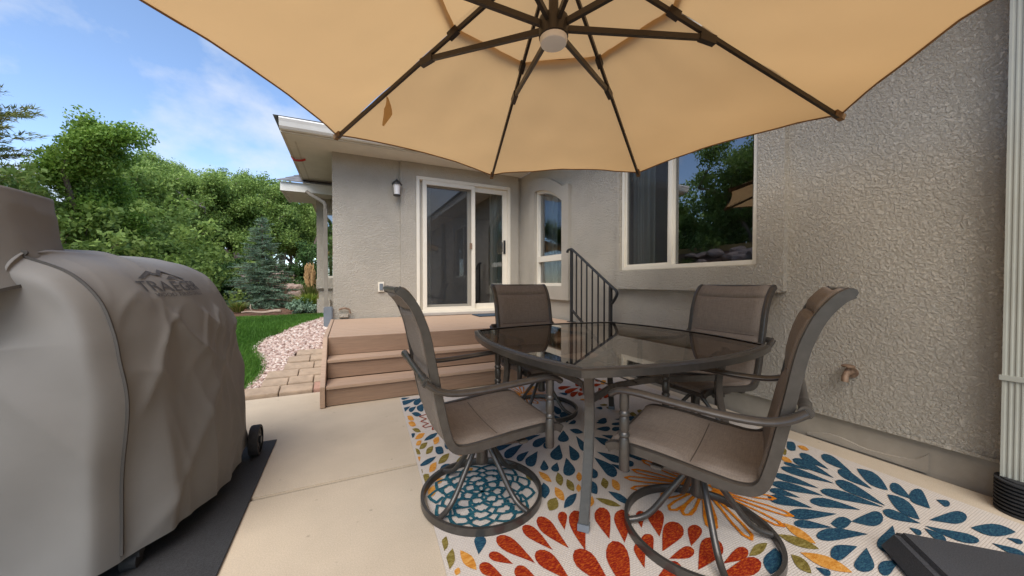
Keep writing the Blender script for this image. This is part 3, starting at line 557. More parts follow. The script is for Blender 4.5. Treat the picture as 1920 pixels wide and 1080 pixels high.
def flat_poly(mb, pts):
    PC[0] += 1; mb.add([(p.x, p.y, RZ + PC[0] * 1.2e-5) for p in pts], [tuple(range(len(pts)))])
for (ox_, oy_, s_), lst in PET.items():
    for (c, ax, ay, bx, by, wd) in lst:
        leaf = c in 'Bog'; key = 'b' if c == 'B' else c; out = []; dx, dy = bx - ax, by - ay; ln = math.hypot(dx, dy); nx, nyy = -dy / ln, dx / ln; bend = random.uniform(-.08, .08)
        if leaf: prof = [(0, 0), (.12, .38), (.28, .78), (.45, 1), (.62, .95), (.78, .68), (.9, .36), (1, 0)]
        else: prof = [(0, 0), (.15, .26), (.3, .5), (.48, .78), (.64, .97), (.76, 1), (.88, .82), (.96, .5), (1, 0)]
        side = [(t, h) for t, h in prof] + [(t, -h) for t, h in reversed(prof[1:-1])]
        for t, h in side:
            q = h * wd * .5 + bend * ln * t * (1 - t); u = (ax + dx * t + nx * q) * s_ + ox_; vv = (ay + dy * t + nyy * q) * s_ + oy_
            p = onz(u + random.uniform(-.3, .3), vv + random.uniform(-.2, .2), .0135); out.append(bind(p))
        cols[key].append(MB()); flat_poly(cols[key][-1], out)
cen = [tuple(np.mean([v[:2] for v in m_.v], axis=0)) for k_ in cols for m_ in cols[k_]]; tries = 0
while tries < 900:
    tries += 1; x, y = random.uniform(.33, 2.5), random.uniform(.22, 1.25); dp = x * FW[0] + y * FW[1]; px_ = 960 + FPX * (x * RT[0] + y * RT[1]) / max(dp, .01); py_ = HY + FPX * CAMH / max(dp, .01)
    if (py_ < 1150 and px_ < 2000) or any((x - q[0]) ** 2 + (y - q[1]) ** 2 < .012 for q in cen): continue
    a = math.atan2(y - .45, x - 1.2); l = random.uniform(.05, .075); key = random.choice('rrobg'); out = []
    for t, h in ((0, 0), (.15, .3), (.4, .7), (.7, 1), (.9, .7), (1, 0), (.9, -.7), (.7, -1), (.4, -.7), (.15, -.3)): out.append(bind(Vector((x + l * 2 * (t - .5) * math.cos(a) - .022 * h * math.sin(a), y + l * 2 * (t - .5) * math.sin(a) + .022 * h * math.cos(a), RZ))))
    cols[key].append(MB()); flat_poly(cols[key][-1], out); cen.append((x, y))
# tracery flowers
def stroke(mb, pts, wd, closed=False):
    P = [Vector((p[0], p[1])) for p in pts]; n = len(P)
    for i in range(n if closed else n - 1):
        a, b = P[i], P[(i + 1) % n]; d = b - a
        if d.length < 1e-4: continue
        d.normalize(); q = Vector((-d.y, d.x)) * wd * random.uniform(.42, .6); a2 = a - d * wd * .3; b2 = b + d * wd * .3
        mb.add([(a2.x - q.x, a2.y - q.y, RZ + .0032 + 2e-5 * i), (b2.x - q.x, b2.y - q.y, RZ + .0032 + 2e-5 * i), (b2.x + q.x, b2.y + q.y, RZ + .0032 + 2e-5 * i), (a2.x + q.x, a2.y + q.y, RZ + .0032 + 2e-5 * i)], [(0, 1, 2, 3)])
tealm = MB(); fc = Vector((.60, 1.612))
for (r0, r1, n, ph) in ((.0, .05, 5, .2), (.045, .10, 7, .5), (.092, .15, 9, .1), (.142, .20, 11, .35), (.192, .25, 13, .0)):
    for k in range(n):
        a = ph + 2 * math.pi * k / n + random.uniform(-.06, .06); h = math.pi / n * 1.02; q = [(r0, -.35), (r0 + (r1 - r0) * .55, -1), (r1 * .97, -.45), (r1 * 1.02, 0), (r1 * .97, .45), (r0 + (r1 - r0) * .55, 1), (r0, .35)]
        stroke(tealm, [(fc.x + (r + .004 * random.random()) * math.cos(a + h * s), fc.y + r * math.sin(a + h * s)) for r, s in q], .014)
orm = MB(); oc = (1324, 922)
def loop(mb, c, tip, wd, s=1):
    a = Vector(onz(*c)[:2]); b = Vector(onz(*tip)[:2]); d = b - a; nrm = Vector((-d.y, d.x)).normalized()
    stroke(mb, [a + d * t + nrm * wd * h for t, h in ((.12, .25), (.45, .6), (.75, .95), (.93, .8), (1, 0), (.93, -.8), (.75, -.95), (.45, -.6), (.12, -.25))], .0135)
for (x, y) in ((375,85),(300,140),(215,222),(152,290),(208,385),(465,455),(535,570),(660,615),(900,745),(1235,830),(1505,715),(1580,622),(1430,470),(1370,370),(1200,330),(800,150),(600,90)): loop(orm, oc, (1140 + x * .2222, 840 + y * .2222), .022)
for k in range(16):
    a = 2 * math.pi * k / 16; c = Vector((1.47, 2.86)); t = c + Vector((math.cos(a), math.sin(a))) * .27; nrm = Vector((-math.sin(a), math.cos(a)))
    stroke(orm, [c + (t - c) * u + nrm * .022 * h for u, h in ((.12, .25), (.5, .7), (.85, 1), (1, 0), (.85, -1), (.5, -.7), (.12, -.25))], .010)
rdm = MB()
stroke(rdm, [onz(740 + x * .18519, 700 + y * .18519)[:2] for x, y in ((375,420),(245,465),(315,488),(258,515),(335,537),(275,565),(300,580),(385,560),(375,602),(450,575))], .008)
stroke(rdm, [onz(740 + x * .18519, 700 + y * .18519)[:2] for x, y in ((320,440),(345,470),(385,460),(400,490),(440,480),(425,520),(470,510))], .008)
rb = rugmat('rug_blue', (.010, .028, .060), (.020, .064, .108), (.05, .135, .165), 55); rr = rugmat('rug_red', (.16, .008, .006), (.29, .024, .008), (.56, .13, .014), 60)
ro = rugmat('rug_gold', (.46, .17, .025), (.60, .26, .045), (.70, .38, .11), 30); rg = rugmat('rug_olive', (.12, .085, .018), (.20, .15, .035), (.34, .27, .09), 34)
rt = rugmat('rug_teal', (.012, .055, .085), (.02, .09, .12), (.05, .17, .19), 40); rx = rugmat('rug_orange', (.50, .10, .008), (.66, .20, .012), (.72, .30, .03), 40)
for key, mm_, nm in (('b', rb, 'blue_petal'), ('r', rr, 'red_petal'), ('o', ro, 'gold_leaf'), ('g', rg, 'olive_leaf')):
    for mb in cols[key]: mb.build(nm, mm_, rug)
for mb, mm_, nm in ((tealm, rt, 'teal_tracery'), (orm, rx, 'orange_tracery'), (rdm, rr, 'red_tracery')): mb.build(nm, mm_, rug, kind='stuff')
# ------------------------------------------------------------------ patio table
tb = thing('patio_table', 'square bronze metal table with bowed edges and smoked glass top', 'table', (1.43, 1.71, 0))
h = .61; TZ = .72
def side_pts(off, n=12):
    out = []
    for k in range(4):
        a = [(-h, -h), (h, -h), (h, h), (-h, h)][k]; b = [(h, -h), (h, h), (-h, h), (-h, -h)][k]; d = Vector(b) - Vector(a); nr = Vector((d.y, -d.x)).normalized()
        for i in range(n):
            t = i / n; p = Vector(a) + d * t + nr * (.105 * 4 * t * (1 - t)); p = p * ((h - off) / h); out.append((p.x, p.y))
    return out
rim = [(0.012, -.03), (.018, -.012), (.016, .006), (.004, .016), (-.012, .016), (-.014, .002), (-.022, .0), (-.022, -.028)]
sp_ = side_pts(.0); mb = MB(); mb.sweep([(x, y, TZ - .012) for x, y in sp_], [(b, -a) for b, a in [(.010, .028), (.012, .012), (.004, .006), (-.004, .016), (-.016, .018), (-.026, .008), (-.026, -.012), (.004, -.014)]], closed=True, up=(0, 0, 1)); rimo = mb.build('rim', M['metal'], tb, smooth=True)
m, N_, L_, b_ = nodes('smoked_glass'); N_.remove(b_); tr = N_.new('ShaderNodeBsdfTransparent'); tr.inputs['Color'].default_value = (.32, .265, .215, 1); gl = N_.new('ShaderNodeBsdfGlossy'); gl.inputs['Roughness'].default_value = .012; gl.inputs['Color'].default_value = (1, .97, .93, 1)
fr = N_.new('ShaderNodeFresnel'); fr.inputs['IOR'].default_value = 1.95; mx = N_.new('ShaderNodeMixShader'); L_.new(fr.outputs[0], mx.inputs[0]); L_.new(tr.outputs[0], mx.inputs[1]); L_.new(gl.outputs[0], mx.inputs[2]); L_.new(mx.outputs[0], N_['Material Output'].inputs['Surface'])
gp = side_pts(.012); mb = MB(); mb.add([(x, y, TZ - .006) for x, y in gp], [tuple(range(len(gp)))]); mb.build('glass_top', m, tb)
for sx in (-1, 1):
    for sy_ in (-1, 1):
        pth = catmull([(sx * .47, sy_ * .47, TZ - .03), (sx * .455, sy_ * .455, .58), (sx * .445, sy_ * .445, .48), (sx * .465, sy_ * .465, .30), (sx * .535, sy_ * .525, .035)], 20)
        lg = MB().sweep(pth, [(.021, .017), (.021, -.017), (-.021, -.017), (-.021, .017)], up=(sx, -sy_, 0)).build('leg', M['metal'], tb, bevel=.004)
        q = pth[-1]; MB().sweep([(q.x, q.y, .04), (q.x + sx * .003, q.y + sy_ * .003, .0135)], [(.024, .02), (.024, -.02), (-.024, -.02), (-.024, .02)], up=(sx, -sy_, 0)).build('foot', M['grey'], lg)
for k in range(4):
    a = R_(90 * k); c_, s_ = math.cos(a), math.sin(a)
    pt = [(x * c_ - y * s_, x * s_ + y * c_, z) for x, y, z in ((-.445, -.445, .52), (-.30, -.36, .51), (-.13, -.27, .50), (.13, -.27, .50), (.30, -.36, .51), (.445, -.445, .52))]
    MB().sweep(catmull(pt, 24), [(.016, .008), (.016, -.008), (-.016, -.008), (-.016, .008)], up=(0, 0, 1)).build('stretcher', M['metal'], tb)
for x in (-.16, 0, .16): MB().tube([(x, -.29, .503), (x, .29, .503)], .004, 6).build('rung', M['metal'], tb)

# ------------------------------------------------------------------ chairs
def sling_mat():
    m, N, L, b = nodes('brown_sling'); b.inputs['Roughness'].default_value = .8; b.inputs['Specular IOR Level'].default_value = .25
    a = tex(N, L, 'ShaderNodeTexNoise', 30, coords(N, L, (.6, 9, .6)), Detail=4, Roughness=.7); c = tex(N, L, 'ShaderNodeTexNoise', 30, coords(N, L, (9, .6, 9)), Detail=4, Roughness=.7)
    s = N.new('ShaderNodeMath'); s.operation = 'ADD'; L.new(a.outputs['Fac'], s.inputs[0]); L.new(c.outputs['Fac'], s.inputs[1])
    r = N.new('ShaderNodeValToRGB'); r.color_ramp.elements[0].position = .34; r.color_ramp.elements[1].position = .66; r.color_ramp.elements[0].color = (.16, .128, .103, 1); r.color_ramp.elements[1].color = (.265, .217, .178, 1)
    hh = N.new('ShaderNodeMath'); hh.operation = 'MULTIPLY'; hh.inputs[1].default_value = .5; L.new(s.outputs[0], hh.inputs[0]); L.new(hh.outputs[0], r.inputs['Fac']); L.new(r.outputs['Color'], b.inputs['Base Color'])
    t = tex(N, L, 'ShaderNodeTexNoise', 500, coords(N, L), Detail=2); bn = N.new('ShaderNodeBump'); bn.inputs['Strength'].default_value = .3; bn.inputs['Distance'].default_value = .001; L.new(t.outputs['Fac'], bn.inputs['Height']); L.new(bn.outputs['Normal'], b.inputs['Normal'])
    return m
M['sling'] = sling_mat(); M['seam'] = mat('sling_seam', (.07, .053, .042), .8)
PROF = catmull([(.285, 0, .388), (.24, 0, .406), (.10, 0, .402), (-.07, 0, .385), (-.165, 0, .380), (-.217, 0, .402), (-.245, 0, .475), (-.283, 0, .66), (-.315, 0, .83), (-.336, 0, .90), (-.36, 0, .955), (-.395, 0, 1.003), (-.422, 0, 1.022)], 61)
def make_chair(label):
    t = thing('swivel_chair', label, 'chair', group='swivel chairs around the patio table')
    W = .262
    for s in (-1, 1):
        MB().sweep([(p.x, s * W, p.z) for p in PROF], [(.015, .014), (.018, .008), (.018, -.008), (.015, -.014), (-.016, -.014), (-.016, .014)], up=None).build('side_rail', M['metal'], t, smooth=True)
    seams = (1, 13, 25, 36, 49, 59)
    def fn(sgn):
        def f(u, v):
            i = u * 58 + 1; k = int(i); fr_ = i - k; p = PROF[k].lerp(PROF[min(k + 1, 60)], fr_); q = (PROF[min(k + 1, 60)] - PROF[max(k - 1, 0)]).normalized(); nr = Vector((q.z, 0, -q.x))
            if nr.z < 0 and p.z < .5: nr = -nr
            if p.z >= .5 and nr.x < 0: nr = -nr
            d = min(abs(i - s_) for s_ in seams); puff = min(1, d / 2.2) ** .5; y = (v * 2 - 1) * (W - .012); e = min(1, (1 - abs(v * 2 - 1)) / .10) ** .6
            sag = -.016 * (1 - (v * 2 - 1) ** 2); o = sag + sgn * (.003 + .017 * puff * e) + .008
            return (p.x + nr.x * o, y, p.z + nr.z * o)
        return f
    mb = MB(); mb.grid(fn(1), 116, 16); mb.grid(fn(-1), 116, 16); mb.build('sling', M['sling'], t, smooth='all')
    for i_ in (13, 25, 36, 49):
        MB().tube([Vector(fn(1)((i_ - 1) / 58, .07 + .86 * j / 12)) for j in range(13)], .0022, 5).build('seam', M['seam'], t)
    for (x, z) in ((PROF[0].x, PROF[0].z), (PROF[60].x, PROF[60].z)): MB().tube([(x, -W, z), (x, W, z)], .013, 8).build('cross_bar', M['metal'], t, smooth=True)
    pr = [(.013, 0), (.0155, .006), (.0155, .03), (.012, .034), (.0155, .04), (.012, .046), (.015, .052), (.015, .10), (.012, .104), (.015, .11), (.012, .116), (.0155, .122), (.013, .128), (.013, .165), (.016, .17)]
    bar = MB(); pts = [(-.325, -.305 + .61 * i / 20, .676) for i in range(21)]
    bar.tube(pts, .014, 10, scale=[1.35 if i in (0, 1, 3, 17, 19, 20) else 1 for i in range(21)]); bar.build('back_bar', M['metal'], t, smooth=True)
    for s in (-1, 1):
        ar = catmull([(-.328, s * .302, .676), (-.285, s * .305, .645), (-.225, s * .305, .626), (-.12, s * .303, .622), (.05, s * .302, .632), (.16, s * .302, .640), (.225, s * .302, .636), (.258, s * .302, .618)], 30)
        MB().tube(ar, .020, 10, flat=.62).build('arm', M['metal'], t, smooth=True) if False else MB().sweep(ar, [(.013 * math.cos(2 * math.pi * k / 12), .021 * math.sin(2 * math.pi * k / 12)) for k in range(12)], up=(0, 0, 1)).build('arm', M['metal'], t, smooth=True)
        pp = [(.017, .335), (.019, .34), (.019, .455), (.0155, .462), (.0205, .468), (.0205, .476), (.0155, .483), (.0185, .492), (.0185, .535), (.0150, .542), (.020, .549), (.020, .557), (.015, .564), (.018, .574), (.018, .632)]
        po = MB().lathe((.205, s * .302, 0), pp, 14).build('arm_post', M['metal'], t, smooth=True)
        MB().tube([(.205, s * .262, .398), (.205, s * .302, .398)], .012, 8).build('bracket', M['metal'], po)
    mb = MB()
    for x in (-.10, .10): mb.box((x - .02, -.262, .352), (x + .02, .262, .366))
    mb.build('seat_brace', M['metal'], t, bevel=.003)
    for s in (-1, 1): MB().tube([(-.05, s * .20, .352), (.10, s * .20, .345)], .0135, 10).build('rocker_spring', M['metal'], t, smooth=True)
    mb = MB(); mb.add([(-.10, -.20, .345), (.10, -.20, .345), (.10, .20, .345), (-.10, .20, .345), (-.05, -.07, .30), (.05, -.07, .30), (.05, .07, .30), (-.05, .07, .30)], [(0, 1, 2, 3), (7, 6, 5, 4), (0, 4, 5, 1), (1, 5, 6, 2), (2, 6, 7, 3), (3, 7, 4, 0)]); mb.build('swivel_plate', M['metal'], t, bevel=.004)
    MB().lathe((0, 0, 0), [(.03, .17), (.032, .18), (.028, .20), (.028, .27), (.04, .285), (.04, .302)], 18).build('column', M['metal'], t, smooth=True)
    for k in range(4):
        a = R_(28 + 90 * k); pth = catmull([(.015, 0, .30), (.045, 0, .265), (.12, 0, .165), (.18, 0, .085), (.225, 0, .05), (.278, 0, .034)], 22)
        MB().tube([(p.x * math.cos(a), p.x * math.sin(a), p.z) for p in pth], .0125, 10).build('leg', M['metal'], t, smooth=True)
    MB().sweep([(.285 * math.cos(2 * math.pi * k / 64), .285 * math.sin(2 * math.pi * k / 64), .030) for k in range(64)], [(.0165, .008), (.0165, -.006), (.012, -.0085), (-.0165, -.0085), (-.0165, .008)], closed=True, up=(0, 0, 1)).build('base_ring', M['metal'], t, smooth=True)
    return t
ch = make_chair('brown sling swivel chair at the table side nearest the covered grill'); ch.location = (.595, 1.60, 0); ch.rotation_euler = (0, 0, R_(-1))
dup(ch, (1.315, .968, 0), R_(117), 'brown sling swivel chair with its back toward the black umbrella base')
dup(ch, (1.43, 2.46, 0), R_(270), 'brown sling swivel chair with its back to the deck steps')
dup(ch, (2.16, 1.62, 0), R_(180), 'brown sling swivel chair with its back to the wide window wall')

# ------------------------------------------------------------------ cantilever umbrella
um = thing('patio_umbrella', 'large tan octagonal cantilever umbrella spread over the table', 'umbrella', (1.87, .02, 0))
UO = Vector((1.87, .02, 0)); ucx, ucy, uphi, uR, utx = .846, 1.359, R_(122.35), 1.692, -.043
def U(r, th, z):
    x = r * math.cos(th); y = r * math.sin(th); return Vector((ucx + x - utx * z, ucy + y, CAMH + 1.0 + z + utx * x)) - UO
def ribz(r): return (uR - r) * .328
def panel(k, r0, r1, lift, name):
    t0 = uphi - k * math.pi / 4; t1 = t0 - math.pi / 4
    def fn(a, b):
        sc = 1 - .026 * 4 * b * (1 - b) * a ** 2.5 if r1 > 1 else 1
        r = (r0 + (r1 - r0) * a) * sc; p = U(r, t0, ribz(r) + lift).lerp(U(r, t1, ribz(r) + lift), b)
        p.z += (-.022 * 4 * b * (1 - b) * math.sin(math.pi * a) + .009 * noise.noise((a * 4, b * 5 + k * 9, 1)) + .004 * noise.noise((a * 11, b * 9 + k * 9, 4))) if r1 > 1 else -.01 * b * (1 - b)
        p.z += .010 * 4 * b * (1 - b) * a ** 4
        return p
    o = MB().grid(fn, 16, 14).build(name, M['canopy'], um, smooth='all')
    hem = MB().sweep([fn(1, j / 20) for j in range(21)], [(.007, .002), (.007, -.002), (-.007, -.002), (-.007, .002)]); hem.build('hem', mat_hem, o)
mat_hem = mat('canopy_hem', (.20, .11, .045), .8)
for k in range(8): panel(k, .60, uR, .012, 'canopy_panel'); panel(k, .02, .632, .035, 'vent_panel')
for k in range(8):
    th = uphi - k * math.pi / 4
    rb_ = MB().sweep([U(.04, th, ribz(.04) - .012), U(uR - .02, th, -.006)], [(.011, .008), (.011, -.008), (-.011, -.008), (-.011, .008)], up=(0, 0, 1)).build('rib', M['umbmetal'], um)
    MB().sweep([U(uR - .05, th, .008), U(uR + .012, th, -.012)], [(.018, .014), (.018, -.014), (-.014, -.014), (-.014, .014)], up=(0, 0, 1)).build('tip_cap', mat_hem, rb_)
    MB().sweep([U(.06, th, .155), U(.80, th, .262)], [(.013, .009), (.013, -.009), (-.013, -.009), (-.013, .009)], up=(0, 0, 1)).build('strut', M['umbmetal'], um)
    MB().sweep([U(.76, th, .262), U(.85, th, .252)], [(.022, .014), (.022, -.014), (-.02, -.014), (-.02, .014)], up=(0, 0, 1)).build('joint', M['umbmetal'], rb_)
    MB().sweep([U(.58, th, ribz(.58) - .01), U(.64, th, ribz(.64) - .014)], [(.022, .014), (.022, -.014), (-.018, -.014), (-.018, .014)], up=(0, 0, 1)).build('vent_clip', M['umbmetal'], rb_)
hc = U(0, 0, .10); MB().lathe(hc, [(.055, .0), (.066, .005), (.066, .085), (.05, .095), (.028, .10)], 24).build('hub', M['umbmetal'], um, smooth=True)
MB().lathe(hc, [(.045, -.028), (.058, -.024), (.062, -.012), (.062, .0)], 24).build('light', M['lampglass'], um, smooth=True)
MB().tube([hc + Vector((0, 0, .09)), hc + Vector((0, 0, .62))], .022, 12).build('center_post', M['umbmetal'], um, smooth=True)
tp = hc + Vector((0, 0, .66)); MB().tube(catmull([tp, tp + Vector((.08, -.08, .16)), Vector((-.5, .65, 3.10)), Vector((-.1, .12, 2.98)), Vector((0, 0, 2.55))], 30), .032, 12).build('arm', M['umbmetal'], um, smooth=True)
MB().tube([(0, 0, .06), (0, 0, 2.6)], .042, 14).build('mast', M['umbmetal'], um, smooth=True)
mb = MB()
def tie(a, b): return U(1.22 + .36 * a * .8, uphi - .045 - .05 * b - .02 * a, ribz(1.22 + .3 * a) - .02 - .16 * a * (1 - .3 * a) - .015 * math.sin(b * 3.1))
mb = MB(); p0 = U(1.18, uphi - .02, ribz(1.18) - .01); mb.grid(lambda a, b: p0 + Vector((-.02 * a + .014 * math.sin(a * 4) + .055 * (b - .5) * (1 - .8 * abs(2 * a - 1)), -.05 * a + .05 * (b - .5) * (1 - .8 * abs(2 * a - 1)), -.21 * a)), 14, 6); mb.build('tie_strap', M['canopy'], um, smooth='all')
for k in range(4):
    o = MB(); g = .008; o.add([(g, g, .0), (.425, g, .0), (.425, .425, .0), (g, .425, 0), (g, g, .10), (.388, g, .10), (.388, .388, .10), (g, .388, .10)], [(3, 2, 1, 0), (4, 5, 6, 7), (0, 1, 5, 4), (1, 2, 6, 5), (2, 3, 7, 6), (3, 0, 4, 7)])
    o = o.build('base_weight', M['base'], um, smooth=True, bevel=.018); o.rotation_euler = (0, 0, R_(44 + 90 * k)); o.location = (0, 0, .0135)
# ------------------------------------------------------------------ covered grill
gr = thing('covered_grill', 'tall barbecue grill under a wrinkled grey cloth cover', 'grill', (-.95, 2.1, 0)); GO = Vector((-.95, 2.1, 0))
def lerpk(keys, y):
    for (a, p), (b, q) in zip(keys, keys[1:]):
        if y <= b: t = max(0, (y - a) / (b - a)); t = t * t * (3 - 2 * t); return p + (q - p) * t
    return keys[-1][1]
Y0, Y1 = 1.665, 2.66
def cprofile(y):
    xf = lerpk([(1.66, -.72), (1.80, -.625), (2.0, -.56), (2.35, -.535), (2.52, -.55), (2.66, -.64)], y); zt = lerpk([(1.66, 1.15), (1.8, 1.165), (2.4, 1.17), (2.54, 1.12), (2.66, .95)], y)
    xs_ = lerpk([(1.66, -.71), (1.85, -.66), (2.1, -.60), (2.5, -.585), (2.66, -.66)], y); k = zt / 1.17; xb = lerpk([(1.66, -1.60), (1.95, -1.57), (2.15, -1.36), (2.66, -1.30)], y)
    return [(xf, .075), (xf + .004, .35), (xs_ + .02, .62), (xs_, .80 * k), (xs_ - .018, .90 * k), (xs_ - .055, 1.01 * k), (xs_ - .125, 1.10 * k), (xs_ - .22, 1.15 * k), (-.97, zt), (xb + .21, zt - .02), (xb + .08, 1.02 * k), (xb + .02, .8), (xb + .01, .4), (xb, .075)]
def wr(x, y, z, u):
    a = noise.noise((y * 2.2, z * 1.6, 1.7)) * .013
    r1 = 1 - abs(noise.noise((y * 3.6 + z * 2.6, z * 1.4 - y * 1.1, 5.2))) * 2; r2 = 1 - abs(noise.noise((y * 6.5 - z * 4.0, z * 2.2 + y, 9.1))) * 2
    k = math.exp(-((z - .84) / .16) ** 2); lo = sstep(.95, .45, z)
    v1 = 1 - abs(noise.noise((y * 5.0 + .25 * z, z * .45, 3.3))) * 2.2; v2 = 1 - abs(noise.noise((y * 2.4 - z * 1.6, z * .9, 6.1))) * 2.6
    return a * .6 + max(0, r1) ** 4 * (.004 + .017 * k) + max(0, r2) ** 5 * (.002 + .012 * k) + max(0, v1) ** 3 * .014 * lo + max(0, v2) ** 4 * .016
def cover(s, u):                                     # s along the grill, u round the profile
    y = Y0 + (Y1 - Y0) * s; P = cprofile(y); q = u * (len(P) - 1); k = min(int(q), len(P) - 2); t = q - k
    g = lambda i: Vector((P[max(0, min(len(P) - 1, i))][0], 0, P[max(0, min(len(P) - 1, i))][1]))
    p0, p1, p2, p3 = g(k - 1), g(k), g(k + 1), g(k + 2)
    p = .5 * ((2 * p1) + (p2 - p0) * t + (2 * p0 - 5 * p1 + 4 * p2 - p3) * t * t + (3 * p1 - p0 - 3 * p2 + p3) * t ** 3); tg = (p2 - p1).normalized(); nr = Vector((tg.z, 0, -tg.x))
    d = wr(p.x, y, p.z, u) * (1 - 1.0 * math.exp(-((s - .48) / .30) ** 4 - ((p.z - 1.03) / .12) ** 4)) * min(1, s * 12) * min(1, (1 - s) * 8 + .2)
    yy = y + .012 * math.sin(p.z * 7) * (1 - s); z = p.z + nr.z * d
    return Vector((p.x + nr.x * d, yy, z + (.015 * math.sin(s * 9) if p.z < .1 else 0))) - GO
NU, NS = 150, 110; mb = MB(); mb.grid(cover, NS, NU)
def cap(s, sg):
    def fn(a, b):
        e = cover(s, b); c = Vector((-.97 - GO.x, e.y, min(e.z, .85) if e.z > .2 else e.z)); f = 1 - a; p = c.lerp(e, 1 - a)
        d = sg * .05 * math.sin(math.pi / 2 * min(1, a * 4)) + (sg * .014 * noise.noise((p.x * 5, p.z * 3, 2)) + sg * .018 * max(0, 1 - 3 * abs(noise.noise((p.x * 2.2 + p.z * 1.4, p.z * 1.2, 7)))) ** 2) * min(1, a * 6)
        p.y += d; return p
    return fn
mb.grid(cap(0, -1), 24, NU); mb.grid(cap(1, 1), 24, NU); mb.build('cover', M['cover'], gr, smooth='all')
def sleeve(a, b):
    th = a * 2 * math.pi; k = .6; c, s = math.cos(th), math.sin(th); f = min(1, b / .86); top = max(0, (b - .86) / .14)
    z0 = .905 + .14 * c; z = z0 + (1.375 - z0) * f - .018 * c * f; g = (.93 + .24 * (1 - f) ** 1.6) * (1 - top); z += .02 * math.sin(top * 1.57)
    cx = math.copysign(abs(c) ** k, c); cy = math.copysign(abs(s) ** k, s); wob = (.012 * noise.noise((c * 2, s * 2, z * 4)) + .012 * max(0, 1 - 2.5 * abs(noise.noise((c * 1.4, s * 1.4, z * 2.2)))) ** 3) * (1 - top)
    return Vector((-1.248 + .30 * cx * g + wob * c, 1.765 + .215 * cy * g + wob * s, z)) - GO
MB().grid(sleeve, 64, 40).build('cover_hood', M['cover'], gr, smooth='all')
MB().sweep([sleeve(i / 64, .0) + Vector((.0, 0, .004)) for i in range(64)], [(.005, .005), (.005, -.005), (-.005, -.005), (-.005, .005)], closed=True).build('seam', M['coverseam'], gr)
for s in (.001, .93): MB().sweep([cover(s, u / 200) * 1.0 + Vector((.003, 0, .001)) for u in range(2, 150)], [(.004, .004), (.004, -.004), (-.004, -.004), (-.004, .004)]).build('seam', M['coverseam'], gr)
def wheel(c, r, th_, parent):
    mb = MB(); n = 28; pr = [(r * .80, -th_), (r * .96, -th_), (r, -th_ * .6), (r, th_ * .6), (r * .96, th_), (r * .80, th_)]
    pts = [[(c[0] + x, c[1] + q * math.cos(2 * math.pi * k / n), c[2] + q * math.sin(2 * math.pi * k / n)) for k in range(n)] for q, x in pr]
    for row in pts: mb.v += row
    for i in range(len(pr) - 1):
        for k in range(n): mb.f.append((i * n + k, i * n + (k + 1) % n, (i + 1) * n + (k + 1) % n, (i + 1) * n + k)); mb.mi.append(0)
    wo_ = mb.build('wheel', M['rubber'], parent, smooth=True)
    hb = MB(); hb.tube([(c[0] - th_ * .7, c[1], c[2]), (c[0] + th_ * .7, c[1], c[2])], r * .8, 24); hb.tube([(c[0] + th_ * .7, c[1], c[2]), (c[0] + th_ * 1.2, c[1], c[2])], r * .25, 12)
    for k in range(6):
        a = k * math.pi / 3; hb.box((c[0] + th_ * .71, c[1] + r * .5 * math.cos(a) - .008, c[2] + r * .5 * math.sin(a) - .008), (c[0] + th_ * .85, c[1] + r * .5 * math.cos(a) + .008, c[2] + r * .5 * math.sin(a) + .008))
    hb.build('rim', M['black'], wo_)
wheel(Vector((-.505, 2.57, .094)) - GO, .09, .024, gr); wheel(Vector((-1.30, 2.57, .094)) - GO, .09, .024, gr)
for (x, y) in ((-.72, 1.74), (-1.25, 1.74)):
    mb = MB(); mb.tube([(x - .022 - GO.x, y - GO.y, .034), (x + .022 - GO.x, y - GO.y, .034)], .03, 16); mb.box((x - .03 - GO.x, y - .02 - GO.y, .05), (x + .03 - GO.x, y + .02 - GO.y, .085)); mb.build('caster', M['rubber'], gr, smooth=True)
# print on the lid
def surf_at(px, py):
    best = None
    for i in range(60):
        for j in range(40):
            s, u = .15 + .8 * i / 59, .20 + .42 * j / 39; p = cover(s, u) + GO; dp = p.x * FW[0] + p.y * FW[1]; x = 960 + FPX * (p.x * RT[0] + p.y * RT[1]) / dp; y = HY - FPX * (p.z - CAMH) / dp; d = (x - px) ** 2 + (y - py) ** 2
            if best is None or d < best[0]: best = (d, s, u)
    return best[1:]
sL, uL = surf_at(284, 545); sR, uR_ = surf_at(372, 541); uL = (uL + uR_) / 2 - .004
def lay_text(txt, v0, hgt, s0, s1, name):
    cu = bpy.data.curves.new(name, 'FONT'); cu.body = txt; cu.size = 1; cu.resolution_u = 3; ob = bpy.data.objects.new(name, cu); C.objects.link(ob); bpy.context.view_layer.update()
    me = bpy.data.meshes.new_from_object(ob.evaluated_get(bpy.context.evaluated_depsgraph_get())); bpy.data.objects.remove(ob); bm = bmesh.new(); bm.from_mesh(me)
    bmesh.ops.triangulate(bm, faces=bm.faces); bmesh.ops.subdivide_edges(bm, edges=[e for e in bm.edges if e.calc_length() > .12], cuts=2); bmesh.ops.triangulate(bm, faces=bm.faces)
    x0 = min(v.co.x for v in bm.verts); x1 = max(v.co.x for v in bm.verts); y1 = max(v.co.y for v in bm.verts)
    for v in bm.verts:
        a = (v.co.x - x0) / (x1 - x0); s = s0 + (s1 - s0) * a; u = v0 + hgt * v.co.y / y1 + (uR_ - uL) * (a - .5) * .0
        p = cover(s, u); pu = cover(s, u + .004) - cover(s, u - .004); ps = cover(s + .004, u) - cover(s - .004, u); nr = pu.cross(ps).normalized()
        if nr.x < 0 and nr.z < .2: nr = -nr
        if nr.z < 0: nr = -nr
        v.co = p + nr * .0035
    bm.to_mesh(me); bm.free(); me.materials.append(M['print']); o = bpy.data.objects.new(name, me); C.objects.link(o); o.parent = gr; return o
du = .033; ds_ = sR - sL
